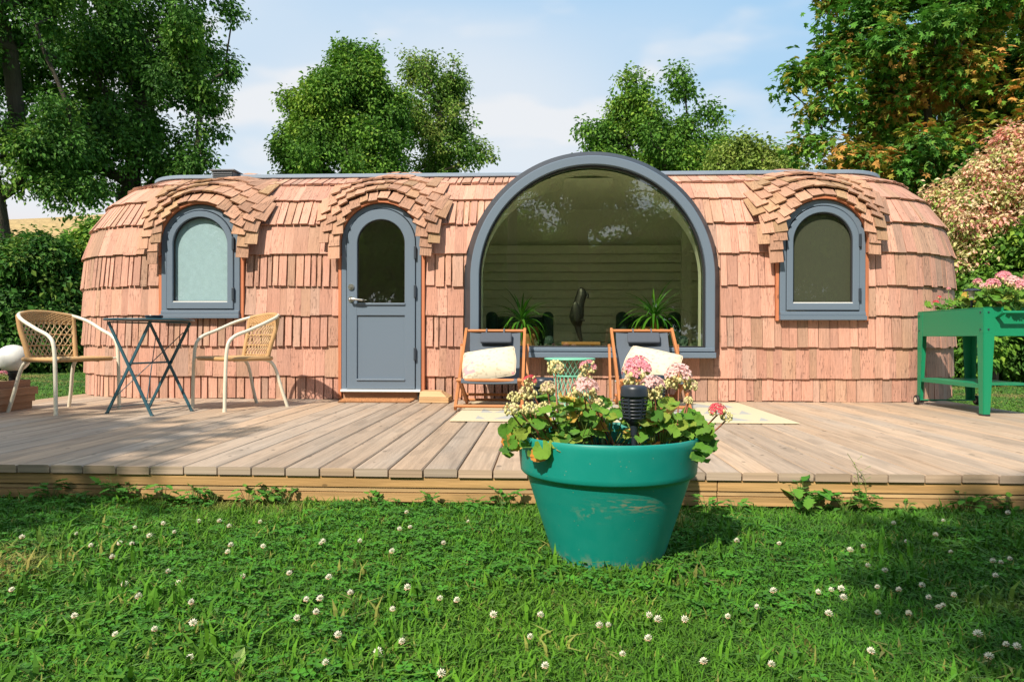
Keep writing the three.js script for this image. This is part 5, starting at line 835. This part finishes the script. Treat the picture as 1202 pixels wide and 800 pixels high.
behind('bushy tree across the lawn mirrored in the dark window', 205, 9.5, 14.5, [[0, 4.2, 0, 2.6, 2.6, 2.2], [1.5, 3, 0, 2.4, 2.2, 2.2]], { clumps: 420 });
behind('low leafy bush across the lawn in the middle', 206, 1.6, 17.2, [[0, 1.9, 0, 2.6, 1.6, 1.5], [2.2, 1.7, 0.3, 2.2, 1.6, 1.4]], { trunkH: 1.6 });
behind('leafy bush across the lawn that fills the door glass', 208, -5.2, 14, [[0, 2.4, 0, 2.4, 2.4, 1.8], [1.2, 2.0, 0.5, 1.8, 2, 1.6]], { trunkH: 1.8, clumps: 300 });
behind('slender tree beside the camera shading the lawn', 207, -0.7, 10.3, [[0.4, 5.9, 0, 1.6, 0.9, 1.2], [1.4, 5.0, 0.6, 1.7, 0.8, 1.1]], { rough: 0, trunkH: 5, trunkR: 0.12, clumps: 170, clumpR: 0.34, size: 0.28, gap: 0.42 });

// ---------------------------------------------------------------- weeds along the deck, clover flowers
{
  const r = rng(300), wl = [[0.05, 0.19, 0.016], [0.07, 0.24, 0.02], [0.11, 0.27, 0.025]].map(c => leafMat({ color: lin(c), transmission: 0.3 }));
  const jag = quadFaces([V(0, 0, 0), V(0.2, 0.05, 0.34), V(0.3, 0.02, 0.22), V(0.5, 0.06, 0.40), V(0.62, 0.0, 0.2), V(0.8, 0, 0.24), V(1.05, -0.1, 0), V(0.8, 0, -0.24), V(0.62, 0, -0.2), V(0.5, 0.06, -0.40), V(0.3, 0.02, -0.22), V(0.2, 0.05, -0.34)], [[0, 6, 2, 1], [2, 6, 4, 3], [4, 6, 5], [0, 11, 10, 6], [10, 9, 8, 6], [8, 7, 6]]);
  const spots = [[30, 600, 0.5], [72, 588, 0.9], [95, 596, 0.6], [135, 592, 0.9], [150, 590, 0.8], [204, 588, 1.0], [228, 594, 0.7], [250, 594, 0.6], [300, 590, 0.8], [322, 592, 0.7], [340, 592, 0.7], [437, 597, 0.6], [505, 598, 0.6], [560, 600, 0.6], [590, 600, 0.8], [935, 600, 1.25], [955, 602, 0.8], [985, 600, 0.9], [1010, 602, 0.8], [1060, 604, 0.5], [1125, 602, 0.8], [1150, 606, 0.7], [1185, 606, 0.7], [865, 606, 0.6], [830, 606, 0.7]];
  for (const [px, py, s] of spots) {
    const p = onY(px, py, GY), t = thing('weed', 'small jagged leaved weed growing against the deck front', 'weed', [p.x, GY, Math.max(p.z, DZ + 0.03)], r() * 6, 'weeds along the deck front'); const n = 14 + (r() * 9 | 0);
    for (let i = 0; i < n; i++) { const a = r() * 6.283, h = (0.03 + 0.085 * r()) * s, d = (0.01 + 0.06 * r()) * s, q = V(Math.cos(a) * d, h, Math.sin(a) * d), o = part('leaf', jag, wl[(r() * 3) | 0], t); o.position.copy(q); o.scale.setScalar((0.036 + 0.03 * r()) * s); o.rotation.set(0, -a + (r() - 0.5), 0.15 + (r() - 0.5) * 1.0, 'YXZ'); part('stalk', rod(V(0, 0, 0), q, 0.0012, 0.001, 4), M.greenStem, t); }
  }
  // two thin flowering stalks before the fascia
  for (const [px, yTop, yBot, label, yel] of [[996, 532, 598, 'tall thin weed stalk with seed heads in front of the fascia', 1], [131, 557, 594, 'thin climbing weed stalk before the shaded fascia', 0], [1004, 545, 598, 'slender second weed stalk beside the tall one', 0]]) {
    const a = onY(px, yBot, GY), z = Math.max(a.z, DZ + 0.025), b = onZ(px + (yel ? -1 : -3), yTop, z), t = thing('weed_stalk', label, 'weed', [a.x, GY, z]); const H = b.y - GY;
    part('stalk', tube([V(0, 0, 0), V(0.006, H * 0.4, 0.004), V(-0.004, H * 0.75, 0), V(b.x - a.x, H, 0)], 0.0011, 14, 4), M.greenStem, t);
    for (let i = 0; i < 6; i++) { const y = H * (0.35 + 0.11 * i), s = i % 2 ? 1 : -1, q = V(s * 0.014, y + 0.012, 0.003); part('side_stalk', rod(V(0, y, 0), q, 0.0008, 0.0007, 3), M.greenStem, t); if (yel) part('seed_head', new THREE.IcosahedronGeometry(0.003, 0).translate(q.x, q.y + 0.002, q.z), M.budGreen, t); else { const o = part('leaf', jag, wl[0], t); o.position.copy(q); o.scale.setScalar(0.012); o.rotation.z = s > 0 ? 0.3 : 2.8; } }
  }
  const clover = seed => { const q = rng(seed), pet = [], n = 34; for (let i = 0; i < n; i++) { const y = 1 - 1.7 * (i + 0.5) / n, a = i * 2.39996, s = Math.sqrt(1 - y * y), d = V(Math.cos(a) * s, y, Math.sin(a) * s), e = V(-d.z, 0.2, d.x).normalize(), L = 0.85 + 0.35 * q(), c = y < -0.25 ? [0.62, 0.40, 0.26] : [0.80, 0.76, 0.62]; pet.push(paint(quadFaces([d.clone().multiplyScalar(0.3), d.clone().multiplyScalar(0.75).addScaledVector(e, 0.2), d.clone().multiplyScalar(L).add(V(0, 0.1, 0)), d.clone().multiplyScalar(0.75).addScaledVector(e, -0.2)], [[0, 1, 2, 3]]), c)); } const g = merge(pet); g.scale(0.0088, 0.0082, 0.0088); g.translate(0, 0.056, 0); return merge([g, paint(prep(rod(V(0.004, 0, 0), V(0, 0.052, 0), 0.0009, 0.0009, 4)), [0.09, 0.18, 0.03])]); };
  const C = [clover(1), clover(2), clover(3)], cm = leafMat({ vertexColors: true, transmission: 0.2 });
  const A = [[468, 103], [512, 103], [540, 115], [353, 137], [309, 156], [288, 152], [218, 158], [265, 188], [535, 160], [535, 175], [760, 150], [752, 156], [847, 150], [920, 172], [953, 83], [960, 115], [937, 120], [1097, 105], [1040, 155], [770, 235], [675, 225], [720, 285], [753, 283], [391, 222], [424, 248], [288, 250], [453, 293], [703, 328], [741, 314], [452, 338], [272, 368], [363, 358], [441, 427], [765, 437], [890, 405], [888, 420], [943, 388], [926, 307], [966, 255], [1036, 283], [1078, 287], [1157, 320], [1030, 462], [822, 272], [33, 262], [180, 322], [325, 283], [797, 370], [575, 232], [610, 105], [620, 160], [382, 108], [410, 128], [312, 118], [50, 142], [180, 132]].map(([x, y]) => [x / 2.003, 560 + y / 2.003]);
  const B = [[529, 309], [626, 313], [838, 368], [882, 378], [863, 416], [914, 425], [961, 413], [984, 440], [1002, 462], [1018, 463], [1041, 434], [937, 482], [774, 418], [778, 440], [750, 425], [720, 427], [625, 427], [579, 463], [741, 478], [859, 478], [849, 565], [1090, 525], [1118, 578], [1170, 552], [1192, 558], [458, 592], [606, 598], [510, 485], [410, 492], [347, 494], [323, 485], [213, 511], [232, 510], [333, 540], [264, 577], [80, 602], [45, 535], [62, 482], [993, 294], [1017, 262], [1164, 242], [1170, 350], [1148, 360], [1135, 358], [1136, 388], [1036, 336], [928, 310], [834, 323], [798, 331], [902, 268]].map(([x, y]) => [600 + x / 2, 480 + y / 2]);
  for (const [px, py] of [...A, ...B]) { const p = onY(px, py, GY + 0.056); if (Math.hypot(p.x - POT.x, p.z - POT.z) < 0.2 || p.z < DZ + 0.02) continue; const o = single('clover_flower', C[(r() * 3) | 0], cm, 'small round white clover flower in the lawn', 'flower', 'white clover flowers dotted over the lawn'); o.position.set(p.x, GY, p.z); o.scale.setScalar(0.85 + 0.4 * r()); o.position.y = GY + 0.056 * (1 - o.scale.y); o.rotation.set((r() - 0.5) * 0.3, r() * 6, (r() - 0.5) * 0.3); }
  const bl = single('plantain_leaf', quadFaces([V(0, 0, 0), V(-0.012, 0.02, 0.006), V(-0.013, 0.042, 0.004), V(0, 0.062, -0.004), V(0.013, 0.042, 0.004), V(0.012, 0.02, 0.006), V(0, 0.035, -0.003)], [[0, 6, 2, 1], [2, 6, 3], [0, 5, 4, 6], [4, 3, 6]]), leafMat({ color: lin([0.30, 0.42, 0.13]) }), 'single broad pale green leaf standing up in the lawn', 'leaf'); const q = onY(271, 789, GY + 0.02); bl.position.set(q.x, GY + 0.01, q.z); bl.rotation.set(-0.5, 0.2, -0.25);
}
renderer.render(scene, camera);
